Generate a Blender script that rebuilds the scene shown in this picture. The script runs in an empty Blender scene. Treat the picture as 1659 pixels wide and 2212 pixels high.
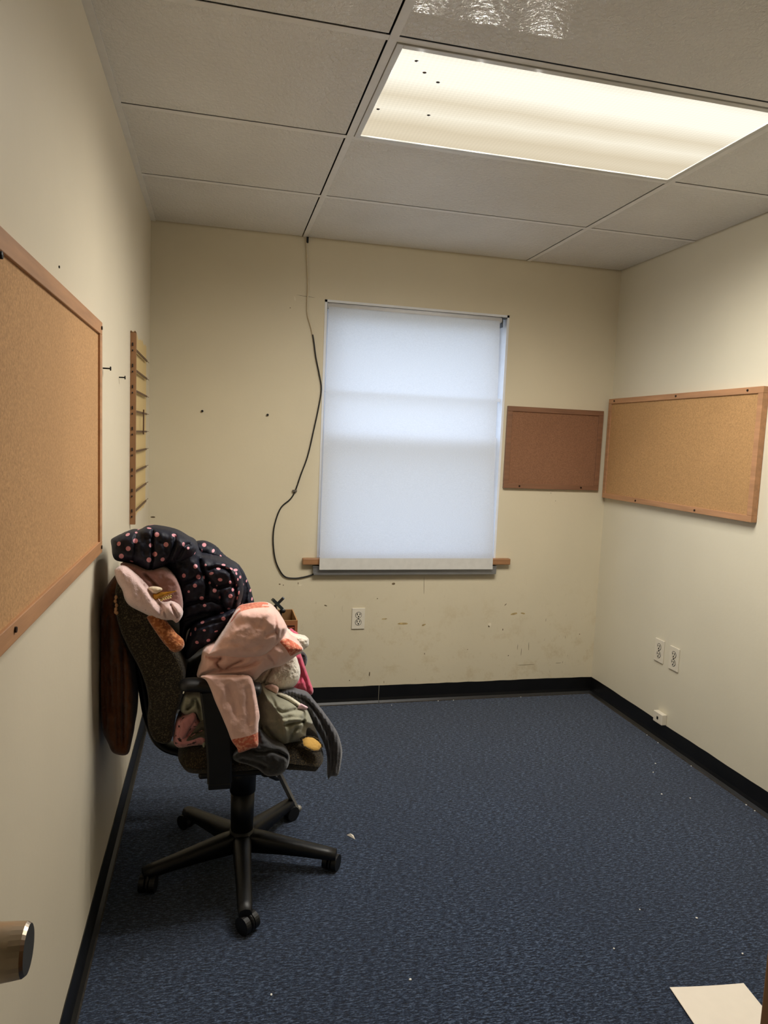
import bpy, bmesh, math, random
import numpy as np
from mathutils import Vector, Matrix, noise, geometry
random.seed(7)
S = bpy.context.scene
COL = S.collection
PI = math.pi

# ------------------------------------------------------------------ camera
F_PX, YAW, PITCH, ROLL = 1519.257, 0.23511, -0.1025, 0.04198
CAM = Vector((0.32981, 0.0, 1.45405))
D, W, H = 3.67678, 2.52659, 2.45453          # back wall, right wall, ceiling
X1, YC = 0.741454, 3.048615                  # ceiling grid
fw = Vector((math.sin(YAW)*math.cos(PITCH), math.cos(YAW)*math.cos(PITCH), math.sin(PITCH)))
r0 = Vector((math.cos(YAW), -math.sin(YAW), 0)); u0 = r0.cross(fw)
rt = r0*math.cos(ROLL) + u0*math.sin(ROLL)
up = -r0*math.sin(ROLL) + u0*math.cos(ROLL)
cd = bpy.data.cameras.new('camera'); cam = bpy.data.objects.new('camera', cd); COL.objects.link(cam)
cd.sensor_fit = 'VERTICAL'; cd.sensor_height = 36.0; cd.lens = 36.0*F_PX/2212
cd.clip_start = 0.02
M = Matrix(((rt.x, up.x, -fw.x, CAM.x), (rt.y, up.y, -fw.y, CAM.y), (rt.z, up.z, -fw.z, CAM.z), (0, 0, 0, 1)))
cam.matrix_world = M
S.camera = cam

def on(px, py, ax, val):
    d = fw + rt*((px-829.5)/F_PX) + up*((1106-py)/F_PX)
    t = (val-CAM[ax])/d[ax]
    return CAM + d*t
def c1(u, v, y):                              # point measured on the chair close-up, at depth y
    return on(200+u/2.9625, 1120+v/2.9625, 1, y)

# ------------------------------------------------------------------ materials
def newmat(name):
    m = bpy.data.materials.new(name); m.use_nodes = True
    nt = m.node_tree
    b = nt.nodes['Principled BSDF']
    return m, nt, b
def N(nt, t, **kw):
    n = nt.nodes.new(t)
    for k, v in kw.items():
        if k in n.inputs: n.inputs[k].default_value = v
        else: setattr(n, k, v)
    return n
def srgb(c):
    return tuple(((x/255)/12.92 if x <= 10 else (((x/255)+0.055)/1.055)**2.4) for x in c) + (1,)
def coords(nt, scale=(1, 1, 1), kind='Object', rot=(0, 0, 0)):
    tc = N(nt, 'ShaderNodeTexCoord'); mp = N(nt, 'ShaderNodeMapping')
    mp.inputs['Scale'].default_value = scale; mp.inputs['Rotation'].default_value = rot
    nt.links.new(tc.outputs[kind], mp.inputs['Vector'])
    return mp.outputs['Vector']
def mixc(nt, fac, a, b):
    n = N(nt, 'ShaderNodeMix', data_type='RGBA')
    for s, v in ((0, fac), (6, a), (7, b)):
        if hasattr(v, 'is_output'): nt.links.new(v, n.inputs[s])
        else: n.inputs[s].default_value = v
    return n.outputs[2]
def ramp(nt, src, p0, p1, c0=(0, 0, 0, 1), c1_=(1, 1, 1, 1)):
    n = N(nt, 'ShaderNodeValToRGB'); e = n.color_ramp.elements
    e[0].position, e[0].color, e[1].position, e[1].color = p0, c0, p1, c1_
    nt.links.new(src, n.inputs['Fac']); return n.outputs['Color']
def bump(nt, b, src, strength, dist):
    n = N(nt, 'ShaderNodeBump', Strength=strength, Distance=dist)
    nt.links.new(src, n.inputs['Height']); nt.links.new(n.outputs['Normal'], b.inputs['Normal'])
def math_(nt, op, a, b=None):
    n = N(nt, 'ShaderNodeMath', operation=op)
    for i, v in enumerate((a, b)):
        if v is None: continue
        if hasattr(v, 'is_output'): nt.links.new(v, n.inputs[i])
        else: n.inputs[i].default_value = v
    return n.outputs[0]

def plain(name, c, rough=.6, metal=0., var=.08, vscale=30, bs=0, bscale=200, spec=.5, scale=(1, 1, 1)):
    m, nt, b = newmat(name)
    v = coords(nt, scale)
    n = N(nt, 'ShaderNodeTexNoise', Scale=vscale, Detail=4.); nt.links.new(v, n.inputs['Vector'])
    col = srgb(c)
    dk = tuple(x*(1-var*2) for x in col[:3])+(1,); lt = tuple(min(1, x*(1+var)) for x in col[:3])+(1,)
    nt.links.new(ramp(nt, n.outputs['Fac'], .3, .7, dk, lt), b.inputs['Base Color'])
    b.inputs['Roughness'].default_value = rough; b.inputs['Metallic'].default_value = metal
    b.inputs['Specular IOR Level'].default_value = spec
    if bs:
        n2 = N(nt, 'ShaderNodeTexNoise', Scale=bscale, Detail=3.); nt.links.new(v, n2.inputs['Vector'])
        bump(nt, b, n2.outputs['Fac'], bs, .004)
    return m

def fabric(name, c, rough=.9, var=.06, bs=.25, bscale=350, sheen=.25, c2=None, c2s=90, c2lo=.5, c2hi=.62):
    m, nt, b = newmat(name)
    v = coords(nt)
    n = N(nt, 'ShaderNodeTexNoise', Scale=18., Detail=4.); nt.links.new(v, n.inputs['Vector'])
    col = srgb(c)
    dk = tuple(x*(1-var*2) for x in col[:3])+(1,); lt = tuple(min(1, x*(1+var)) for x in col[:3])+(1,)
    o = ramp(nt, n.outputs['Fac'], .3, .7, dk, lt)
    n2 = N(nt, 'ShaderNodeTexNoise', Scale=bscale, Detail=3.); nt.links.new(v, n2.inputs['Vector'])
    if c2:
        n3 = N(nt, 'ShaderNodeTexNoise', Scale=c2s, Detail=2.); nt.links.new(v, n3.inputs['Vector'])
        o = mixc(nt, ramp(nt, n3.outputs['Fac'], c2lo, c2hi), o, srgb(c2))
    nt.links.new(o, b.inputs['Base Color'])
    b.inputs['Roughness'].default_value = rough
    b.inputs['Specular IOR Level'].default_value = .2
    b.inputs['Sheen Weight'].default_value = sheen
    bump(nt, b, n2.outputs['Fac'], bs, .004)
    return m

WALLC = (218, 207, 184)
def wall_mat(name, base=WALLC, scuffs=False, patch=None, rough=.45):
    m, nt, b = newmat(name)
    v = coords(nt)
    n = N(nt, 'ShaderNodeTexNoise', Scale=1.6, Detail=5.); nt.links.new(v, n.inputs['Vector'])
    c = srgb(base)
    dk = tuple(x*.94 for x in c[:3])+(1,)
    o = ramp(nt, n.outputs['Fac'], .35, .65, dk, c)
    sep = N(nt, 'ShaderNodeSeparateXYZ'); nt.links.new(v, sep.inputs[0])
    if scuffs:
        # grime band low on the wall, with its own blotchy shape
        g = N(nt, 'ShaderNodeTexNoise', Scale=9., Detail=8., Roughness=.75); nt.links.new(v, g.inputs['Vector'])
        zz = ramp(nt, sep.outputs['Z'], .28, .75, (1, 1, 1, 1), (0, 0, 0, 1))
        gm = math_(nt, 'MULTIPLY', ramp(nt, g.outputs['Fac'], .52, .72), zz)
        o = mixc(nt, math_(nt, 'MULTIPLY', gm, .45), o, srgb((176, 150, 98)))
        v2 = coords(nt, (1, 1, .22))
        g2 = N(nt, 'ShaderNodeTexNoise', Scale=70., Detail=3., Roughness=.6); nt.links.new(v2, g2.inputs['Vector'])
        gm2 = math_(nt, 'MULTIPLY', ramp(nt, g2.outputs['Fac'], .68, .74), zz)
        g3 = N(nt, 'ShaderNodeTexNoise', Scale=4., Detail=2.); nt.links.new(v, g3.inputs['Vector'])
        gm2 = math_(nt, 'MULTIPLY', gm2, ramp(nt, g3.outputs['Fac'], .48, .6))
        o = mixc(nt, math_(nt, 'MULTIPLY', gm2, .8), o, srgb((120, 100, 70)))
    if patch:
        y0, y1, z0, z1 = patch
        def band(s, a, b_):
            p = math_(nt, 'GREATER_THAN', s, a); q = math_(nt, 'LESS_THAN', s, b_)
            return math_(nt, 'MULTIPLY', p, q)
        w = N(nt, 'ShaderNodeTexNoise', Scale=14., Detail=4.); nt.links.new(v, w.inputs['Vector'])
        wz = math_(nt, 'ADD', sep.outputs['Z'], math_(nt, 'MULTIPLY', w.outputs['Fac'], .05))
        mk = math_(nt, 'MULTIPLY', band(sep.outputs['Y'], y0, y1), band(wz, z0, z1))
        o = mixc(nt, math_(nt, 'MULTIPLY', mk, .8), o, srgb((222, 190, 120)))
    nt.links.new(o, b.inputs['Base Color'])
    b.inputs['Roughness'].default_value = rough
    b.inputs['Specular IOR Level'].default_value = .35
    n2 = N(nt, 'ShaderNodeTexNoise', Scale=60., Detail=3.); nt.links.new(v, n2.inputs['Vector'])
    bump(nt, b, n2.outputs['Fac'], .08, .004)
    return m

def wood(name, c, axis=2, dark=.75, rough=.5):
    m, nt, b = newmat(name)
    sc = [28, 28, 28]; sc[axis] = 2.2
    v = coords(nt, tuple(sc))
    n = N(nt, 'ShaderNodeTexNoise', Scale=1.6, Detail=6., Roughness=.6); nt.links.new(v, n.inputs['Vector'])
    col = srgb(c); dk = tuple(x*dark for x in col[:3])+(1,)
    nt.links.new(ramp(nt, n.outputs['Fac'], .35, .65, dk, col), b.inputs['Base Color'])
    b.inputs['Roughness'].default_value = rough
    bump(nt, b, n.outputs['Fac'], .08, .003)
    return m

def cork(name, c):
    m, nt, b = newmat(name)
    v = coords(nt)
    n = N(nt, 'ShaderNodeTexNoise', Scale=190., Detail=4., Roughness=.65); nt.links.new(v, n.inputs['Vector'])
    n2 = N(nt, 'ShaderNodeTexNoise', Scale=3., Detail=3.); nt.links.new(v, n2.inputs['Vector'])
    n3 = N(nt, 'ShaderNodeTexVoronoi', Scale=55.); nt.links.new(v, n3.inputs['Vector'])
    col = srgb(c); dk = tuple(x*.72 for x in col[:3])+(1,); lt = tuple(min(1, x*1.18) for x in col[:3])+(1,)
    o = ramp(nt, n.outputs['Fac'], .3, .7, dk, lt)
    o = mixc(nt, ramp(nt, n3.outputs['Distance'], .06, .11, (.5, .5, .5, 1), (0, 0, 0, 1)), o, tuple(min(1, x*1.35) for x in col[:3])+(1,))
    o = mixc(nt, math_(nt, 'MULTIPLY', ramp(nt, n2.outputs['Fac'], .4, .65), .25), o, dk)
    nt.links.new(o, b.inputs['Base Color']); b.inputs['Roughness'].default_value = .85
    b.inputs['Specular IOR Level'].default_value = .2
    bump(nt, b, n.outputs['Fac'], .3, .002)
    return m

def carpet_mat():
    m, nt, b = newmat('blue carpet')
    v = coords(nt, (1, 3.5, 1), rot=(0, 0, math.radians(6)))
    a = N(nt, 'ShaderNodeTexNoise', Scale=54., Detail=5., Roughness=.7); nt.links.new(v, a.inputs['Vector'])
    v2 = coords(nt, (1, 2.2, 1))
    c = N(nt, 'ShaderNodeTexNoise', Scale=150., Detail=3., Roughness=.7); nt.links.new(v2, c.inputs['Vector'])
    g = N(nt, 'ShaderNodeTexNoise', Scale=2.2, Detail=3.); nt.links.new(coords(nt), g.inputs['Vector'])
    h = math_(nt, 'ADD', math_(nt, 'MULTIPLY', a.outputs['Fac'], .62), math_(nt, 'MULTIPLY', c.outputs['Fac'], .38))
    n = N(nt, 'ShaderNodeValToRGB'); e = n.color_ramp.elements
    e[0].position, e[0].color = .41, srgb((8, 15, 29))
    e[1].position, e[1].color = .60, srgb((100, 118, 146))
    k = e.new(.50); k.color = srgb((31, 46, 70))
    nt.links.new(h, n.inputs['Fac'])
    o = mixc(nt, math_(nt, 'MULTIPLY', ramp(nt, g.outputs['Fac'], .35, .7), .3), n.outputs['Color'], srgb((36, 46, 64)))
    nt.links.new(o, b.inputs['Base Color'])
    b.inputs['Roughness'].default_value = 1.; b.inputs['Specular IOR Level'].default_value = .1
    b.inputs['Sheen Weight'].default_value = .15
    bump(nt, b, h, .9, .012)
    return m

def tile_mat():
    m, nt, b = newmat('ceiling tile')
    v = coords(nt)
    n = N(nt, 'ShaderNodeTexNoise', Scale=75., Detail=4., Roughness=.6, Distortion=.6); nt.links.new(v, n.inputs['Vector'])
    n1 = N(nt, 'ShaderNodeTexNoise', Scale=2.0, Detail=4.); nt.links.new(v, n1.inputs['Vector'])
    o = ramp(nt, n1.outputs['Fac'], .35, .65, srgb((232, 230, 226)), srgb((242, 241, 238)))
    nt.links.new(o, b.inputs['Base Color'])
    b.inputs['Roughness'].default_value = .25; b.inputs['Specular IOR Level'].default_value = .6
    bump(nt, b, n.outputs['Fac'], .9, .006)
    return m

M_wall_l = wall_mat('cream wall paint left', patch=(2.92, 3.50, 1.12, 1.86))
M_wall_b = wall_mat('cream wall paint back', base=(216, 205, 178), scuffs=True)
M_wall_r = wall_mat('cream wall paint right', base=(218, 211, 190))
M_tile = tile_mat()
M_tee = plain('painted ceiling grid', (236, 235, 232), .4, var=.02)
M_carpet = carpet_mat()
M_black = plain('black vinyl base', (14, 14, 15), .38, var=.25, vscale=12)
M_dust = plain('dusty base edge', (48, 43, 37), .9, var=.3, vscale=60)
M_oak = wood('light oak frame', (186, 138, 98), 1)
M_oakx = wood('oak frame across', (184, 126, 80), 0)
M_redoak = wood('brown wood frame', (136, 96, 70), 0)
M_sill = wood('oak window stool', (166, 120, 80), 0)
M_strip = wood('rack wood', (148, 106, 70), 2)
M_slat = wood('rack slat wood', (96, 66, 42), 1)
M_jamb = wood('brown door wood', (168, 130, 96), 2)
M_cork_l = cork('cork tan', (192, 150, 106)); M_cork_r = cork('cork warm', (184, 144, 98)); M_cork_b = cork('cork brown', (142, 102, 76))
M_white = plain('white paint', (226, 228, 232), .45, var=.02)
M_ivory = plain('ivory plastic', (222, 214, 196), .35, var=.02)
M_hole = plain('dark slot', (18, 15, 13), .8, var=.1)
M_screw = plain('dark screw head', (45, 32, 24), .4, metal=.6)
M_alu = plain('grey aluminium', (150, 150, 150), .4, metal=.7, var=.05, vscale=8)
M_plastic = plain('black chair plastic', (11, 11, 12), .45, var=.15, vscale=20, bs=.1, bscale=400)
M_wheel = plain('black caster rubber', (8, 8, 8), .5)
M_nickel = plain('satin nickel', (205, 190, 170), .34, metal=1., var=.04)
M_nickel2 = plain('dull nickel end', (120, 118, 112), .45, metal=1., var=.04)
M_paper = plain('white paper', (236, 226, 210), .8, var=.01)
M_crumb = plain('white crumb', (240, 238, 232), .8, var=.01)
M_cable = plain('black cable', (16, 15, 15), .5)
M_cablep = plain('painted cable', (214, 202, 176), .55, var=.05)
M_door = plain('painted door', (200, 188, 160), .5, var=.03, vscale=3)
M_hall = plain('hall wall', (190, 180, 155), .7, var=.03, vscale=3)

# ------------------------------------------------------------------ helpers
def link(o):
    COL.objects.link(o); return o
def mesh_obj(name, bm, mats, parent=None, smooth=False):
    me = bpy.data.meshes.new(name); bm.to_mesh(me); bm.free()
    for m in (mats if isinstance(mats, (list, tuple)) else [mats]): me.materials.append(m)
    if smooth:
        for p in me.polygons: p.use_smooth = True
    o = link(bpy.data.objects.new(name, me))
    if parent is not None:
        o.parent = parent; o.matrix_parent_inverse = Matrix.Translation(-parent.location) if parent.type == 'EMPTY' else Matrix()
    return o
def thing(name, label, cat, loc=(0, 0, 0), group=None):
    o = link(bpy.data.objects.new(name, None)); o.location = loc; o.empty_display_size = .05
    return tag(o, label, cat, group)
def tag(o, label, cat, group=None):
    o['label'] = label; o['category'] = cat
    if group: o['group'] = group
    return o
def struct(o):
    o['kind'] = 'structure'; return o
def box(bm, a, b, bev=0, mi=0):
    a, b = Vector(a), Vector(b)
    ret = bmesh.ops.create_cube(bm, size=1)
    vs = ret['verts']
    for v in vs: v.co = Vector(((a[i]+b[i])/2 + v.co[i]*(b[i]-a[i]) for i in range(3)))
    fs = list({f for v in vs for f in v.link_faces})
    for f in fs: f.material_index = mi
    if bev:
        es = list({e for v in vs for e in v.link_edges})
        bmesh.ops.bevel(bm, geom=es, offset=bev, segments=2, affect='EDGES', profile=.5, material=-1)
    return vs
def B_(name, a, b, mat, parent=None, bev=0):
    bm = bmesh.new(); box(bm, a, b, bev)
    return mesh_obj(name, bm, mat, parent)
def cyl(bm, p, q, r1, r2=None, seg=20, mi=0, caps=True):
    p, q = Vector(p), Vector(q); d = q-p
    ret = bmesh.ops.create_cone(bm, cap_ends=caps, segments=seg, radius1=r1, radius2=r1 if r2 is None else r2, depth=d.length)
    R = d.to_track_quat('Z', 'Y').to_matrix().to_4x4()
    bmesh.ops.transform(bm, matrix=Matrix.Translation((p+q)/2) @ R, verts=ret['verts'])
    for f in {f for v in ret['verts'] for f in v.link_faces}: f.material_index = mi
    return ret['verts']
def ellip(bm, c, r, mi=0, seg=20, rot=None):
    ret = bmesh.ops.create_uvsphere(bm, u_segments=seg, v_segments=max(8, seg//2), radius=1)
    Mx = Matrix.Translation(Vector(c)) @ (rot.to_4x4() if rot else Matrix()) @ Matrix.Diagonal((*r, 1))
    bmesh.ops.transform(bm, matrix=Mx, verts=ret['verts'])
    for f in {f for v in ret['verts'] for f in v.link_faces}: f.material_index = mi
    return ret['verts']
def tube(bm, pts, radii, seg=12, mi=None, flat=(1, 1)):
    pts = [Vector(p) for p in pts]
    if not isinstance(radii, (list, tuple)): radii = [radii]*len(pts)
    rings = []; ref = Vector((0.13, -1, .07)).normalized()
    for i, p in enumerate(pts):
        t = (pts[min(i+1, len(pts)-1)]-pts[max(i-1, 0)]).normalized()
        a = (ref - t*ref.dot(t)).normalized(); b = t.cross(a); ref = a
        rings.append([bm.verts.new(p + (a*math.cos(2*PI*k/seg)*flat[0] + b*math.sin(2*PI*k/seg)*flat[1])*radii[i]) for k in range(seg)])
    for i in range(len(rings)-1):
        for k in range(seg):
            f = bm.faces.new((rings[i][k], rings[i][(k+1) % seg], rings[i+1][(k+1) % seg], rings[i+1][k]))
            f.smooth = True
            if mi: f.material_index = mi[i]
    for r, c in ((rings[0][::-1], 0), (rings[-1], -1)):
        f = bm.faces.new(r)
        if mi: f.material_index = mi[c]
def crom(pts, n=6, closed=False):
    P = [Vector(p) for p in pts]; out = []
    L = len(P)
    for i in range(L if closed else L-1):
        if closed: a, b, c, d = P[(i-1) % L], P[i], P[(i+1) % L], P[(i+2) % L]
        else: a, b, c, d = P[max(i-1, 0)], P[i], P[i+1], P[min(i+2, L-1)]
        for k in range(n):
            t = k/n
            out.append(.5*((2*b)+(c-a)*t+(2*a-5*b+4*c-d)*t*t+(3*b-a-3*c+d)*t**3))
    if not closed: out.append(P[-1])
    return out

# ------------------------------------------------------------------ room shell
YB = -1.25                                     # hall behind the doorway
YF0, YF1 = -0.33, -0.21                          # front wall
DX0, DX1 = 0.105, 1.0275                        # doorway
WX0, WX1, WZ0, WZ1 = 0.853, 1.868, 0.800, 2.156
T = .12
struct(B_('floor', (-.15, YB, -.1), (W+.15, D+.15, 0), M_carpet))
struct(B_('wall_left', (-T, YB, 0), (0, D+.2, H+.1), M_wall_l))
struct(B_('wall_right', (W, YB, 0), (W+T, D+.2, H+.1), M_wall_r))
bm = bmesh.new()
TB = .22
box(bm, (0, D, 0), (WX0, D+TB, H+.1)); box(bm, (WX1, D, 0), (W, D+TB, H+.1))
box(bm, (WX0, D, 0), (WX1, D+TB, WZ0)); box(bm, (WX0, D, WZ1), (WX1, D+TB, H+.1))
def mark(bm, px, py, w_, h_, mi, ang=0., n=9):
    p = on(px, py, 1, D); vs = []
    for k in range(n):
        a = 2*PI*k/n; r = 1+.35*noise.noise(Vector((px*.7, py*.3, k*1.7)))
        x, z = w_*r*math.cos(a), h_*r*math.sin(a)
        vs.append((p.x+x*math.cos(ang)-z*math.sin(ang), p.z+x*math.sin(ang)+z*math.cos(ang)))
    A = [bm.verts.new((x, D-.0004, z)) for x, z in vs]; Bv = [bm.verts.new((x, D+.001, z)) for x, z in vs]
    fs = [bm.faces.new(A)]+[bm.faces.new((A[k], Bv[k], Bv[(k+1) % n], A[(k+1) % n])) for k in range(n)]
    for f in fs: f.material_index = mi
bmesh.ops.recalc_face_normals(bm, faces=bm.faces)
for px, py, w_, h_, mi, ang in ((850, 1261, .010, .006, 1, .2), (1058, 1349, .010, .010, 2, 0), (1056, 1353, .004, .006, 1, .6), (604, 1262, .005, .003, 1, 0), (612, 1264, .003, .003, 1, 0), (649, 1264, .009, .004, 2, .1), (644, 1260, .002, .006, 1, 0), (1137, 1436, .055, .0012, 1, 0), (1207, 1432, .022, .001, 1, 0), (1118, 1398, .0012, .018, 1, 0), (1142, 1396, .0012, .026, 1, .05), (1126, 1408, .0012, .022, 1, 0), (798, 1456, .003, .014, 1, 0), (755, 1470, .003, .003, 1, 0), (917, 1412, .002, .005, 1, 0), (1098, 1416, .003, .003, 1, 0), (1252, 1370, .003, .003, 1, 0), (1010, 1403, .003, .002, 1, 0), (703, 1308, .009, .003, 1, -.3), (1092, 1306, .008, .002, 1, .8), (916, 1265, .001, .05, 1, .04), (330, 1117, .012, .004, 1, 0), (308, 1117, .003, .003, 1, 0), (815, 1293, .003, .003, 1, 0), (1086, 1360, .0025, .006, 1, 0), (830, 1337, .018, .003, 3, .05), (870, 1347, .03, .006, 3, 0), (915, 1350, .012, .005, 3, .4), (1110, 1326, .02, .006, 3, .2), (1130, 1325, .014, .005, 3, -.2), (660, 640, .05, .0008, 1, -.06), (637, 645, .005, .012, 2, .2), (627, 665, .003, .002, 1, 0), (1190, 1065, .005, .001, 1, 0), (1200, 1082, .002, .002, 1, 0)):
    mark(bm, px, py, w_, h_, mi, ang)
struct(mesh_obj('wall_back', bm, [M_wall_b, plain('dark scuff', (104, 88, 62), .8, var=.2), plain('bare plaster', (226, 216, 192), .9, var=.05), plain('rubbed paint', (188, 164, 112), .7, var=.2, vscale=60)]))
bm = bmesh.new()
box(bm, (0, YF0, 0), (DX0-.02, YF1, H)); box(bm, (DX1+.02, YF0, 0), (W, YF1, H)); box(bm, (DX0-.02, YF0, 2.07), (DX1+.02, YF1, H))
struct(mesh_obj('wall_front', bm, M_hall))
struct(B_('wall_hall', (-.1, YB-.1, 0), (W+.1, YB, H), M_hall))
bm = bmesh.new()
box(bm, (DX0-.02, YF0-.012, 0), (DX0, YF1+.004, 2.07)); box(bm, (DX1, YF0-.012, 0), (DX1+.02, YF1+.004, 2.07)); box(bm, (DX0, YF0-.012, 2.05), (DX1, YF1+.004, 2.07))
struct(mesh_obj('trim_1', bm, M_jamb))         # door jamb behind the camera
struct(B_('door_2', (DX1, YF1+.012, .012), (DX1+.04, .70, 2.04), M_jamb, None, .002))   # brown door leaf, swung in on the right

# ceiling: lay-in tiles with a dark reveal along one side, painted grid
bm = bmesh.new(); bg = bmesh.new()
xs = [0.022, X1, X1+1.2192, W]; ys = [YF1+.005]; yy = YC-.6096*5
while yy < YC+.01: ys.append(yy); yy += .6096
ys.append(D)
TW = .0115
fx0, fx1, fy0, fy1 = X1, X1+1.2192, YC-2*.6096, YC-.6096      # the light's cell
for i in range(3):
    for j in range(len(ys)-1):
        xa, xb = xs[i]+(TW if i else 0), xs[i+1]-(TW+.005 if i < 2 else .004)
        ya, yb = ys[j]+TW, ys[j+1]-(TW+.006 if j < len(ys)-2 else .006)
        if xs[i] == X1 and abs(ys[j]-fy0) < .01: continue
        box(bm, (xa, ya, H), (xb, yb, H+.016), .001)
box(bm, (-.05, YB, H+.03), (fx0, D+.1, H+.05), 0, 1); box(bm, (fx1, YB, H+.03), (W+.05, D+.1, H+.05), 0, 1)  # backing coloured dark to deepen the shade in the tile gaps
box(bm, (fx0, YB, H+.03), (fx1, fy0, H+.05), 0, 1); box(bm, (fx0, fy1, H+.03), (fx1, D+.1, H+.05), 0, 1); box(bm, (fx0, fy0, H+.12), (fx1, fy1, H+.14), 0, 1)
box(bm, (0, YB, H), (W, YF0, H+.02))
struct(mesh_obj('ceiling', bm, [M_tile, M_hole]))
for x in xs[1:3]: box(bg, (x-TW, YF1, H-.0015), (x+TW, D, H+.0002)); box(bg, (x+.006, YF1, H), (x+.008, D, H+.028))
for y in ys[1:-1]:
    for i in range(3): box(bg, (xs[i]+(TW if i else -.022), y-TW, H-.0005), (xs[i+1]-(TW if i < 2 else 0), y+TW, H+.0005))
box(bg, (0, YF1, H-.002), (.022, D, H+.012))
struct(mesh_obj('trim_2', bg, M_tee))          # ceiling grid and wall angle

# cove bases
def cove(name, path, mat=M_black):
    # path: list of (point, inward normal) along a wall; cove profile extruded
    prof = [(0, .097), (.003, .0985), (.0035, .03), (.006, .014), (.016, .004), (.02, 0), (0, 0)]
    bm = bmesh.new(); rings = []
    (p0, n0), (p1, n1) = path
    p0, p1, n0, n1 = map(Vector, (p0, p1, n0, n1))
    k = 60
    for i in range(k+1):
        t = i/k; p = p0.lerp(p1, t); n = n0.lerp(n1, t)
        j = noise.noise(Vector((p.x*3, p.y*3, 1)))*.003 + noise.noise(Vector((p.x*14, p.y*14, 5)))*.0022
        rings.append([bm.verts.new(p+n*(a if h > .01 else a)+Vector((0, 0, h+(j if h > .09 else 0)))) for a, h in prof])
    m = len(prof)
    for i in range(k):
        for q in range(m):
            f = bm.faces.new((rings[i][q], rings[i][(q+1) % m], rings[i+1][(q+1) % m], rings[i+1][q]))
            f.material_index = 1 if q == 4 else 0
    bm.faces.new(rings[0]); bm.faces.new(rings[-1][::-1])
    bmesh.ops.recalc_face_normals(bm, faces=bm.faces)
    return struct(mesh_obj(name, bm, [mat, M_dust]))
cove('baseboard_left', (((0, YF1, 0), (1, 0, 0)), ((0, D, 0), (1, 0, 0))))
cove('baseboard_right', (((W, YF1, 0), (-1, 0, 0)), ((W, D, 0), (-1, 0, 0))))
cove('baseboard_back', (((0, D, 0), (0, -1, 0)), ((1.222, D, 0), (0, -1, 0))))
cove('baseboard_back', (((1.2245, D, 0), (0, -1, 0)), ((W, D, 0), (0, -1, 0))))

# ------------------------------------------------------------------ window (structure)
win = struct(link(bpy.data.objects.new('window_1', None))); win.location = ((WX0+WX1)/2, D+.12, WZ0)
bm = bmesh.new(); q = .012                      # white reveal liner
box(bm, (WX0, D-.002, WZ0), (WX0+q, D+.2, WZ1)); box(bm, (WX1-q, D-.002, WZ0), (WX1, D+.2, WZ1)); box(bm, (WX0, D-.002, WZ1-q), (WX1, D+.2, WZ1)); box(bm, (WX0, D+.0, WZ0), (WX1, D+.2, WZ0+.02))
mesh_obj('window_frame', bm, M_white, win)
m_glass, nt, b = newmat('window glass')
nt.nodes.remove(b); tr = N(nt, 'ShaderNodeBsdfTransparent'); gl = N(nt, 'ShaderNodeBsdfGlossy', Roughness=.02); mx = N(nt, 'ShaderNodeMixShader', Fac=.07)
nt.links.new(tr.outputs[0], mx.inputs[1]); nt.links.new(gl.outputs[0], mx.inputs[2]); nt.links.new(mx.outputs[0], nt.nodes['Material Output'].inputs[0])
m_screen, nt, b = newmat('insect screen')
nt.nodes.remove(b); tr = N(nt, 'ShaderNodeBsdfTransparent'); gl = N(nt, 'ShaderNodeBsdfDiffuse', Color=(.05, .05, .05, 1)); mx = N(nt, 'ShaderNodeMixShader', Fac=.2)
nt.links.new(tr.outputs[0], mx.inputs[1]); nt.links.new(gl.outputs[0], mx.inputs[2]); nt.links.new(mx.outputs[0], nt.nodes['Material Output'].inputs[0])
zm = 1.46
def sash(y, z0, z1, nm):
    bm = bmesh.new(); s = .045
    xa, xb = WX0+q, WX1-q
    box(bm, (xa, y, z0), (xa+s, y+.03, z1)); box(bm, (xb-s, y, z0), (xb, y+.03, z1)); box(bm, (xa+s, y, z0), (xb-s, y+.03, z0+s)); box(bm, (xa+s, y, z1-s), (xb-s, y+.03, z1))
    o = mesh_obj(nm, bm, M_white, win)
    B_('pane', (xa+s, y+.012, z0+s), (xb-s, y+.018, z1-s), m_glass, o)
    return o
sash(D+.055, WZ0+.02, zm+.03, 'sash'); up_s = sash(D+.09, zm-.03, WZ1-q, 'sash')
B_('glazing_bar', (WX0+q, D+.035, 1.690), (WX1-q, D+.05, 1.708), M_white, win)
B_('insect_screen', (WX0+q, D+.135, WZ0+.02), (WX1-q, D+.137, zm), m_screen, win)
bm = bmesh.new(); box(bm, (.776, D-.032, .781), (1.949, D-.0005, .815), .004); 
mesh_obj('window_stool', bm, M_sill, win)
bm = bmesh.new()
box(bm, (.832, D-.026, .735), (1.868, D-.0005, .773)); box(bm, (.836, D-.033, .728), (1.864, D-.0005, .738)); box(bm, (.83, D-.03, .768), (1.87, D-.0005, .7735))
mesh_obj('bottom_track', bm, M_alu, win)

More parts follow.
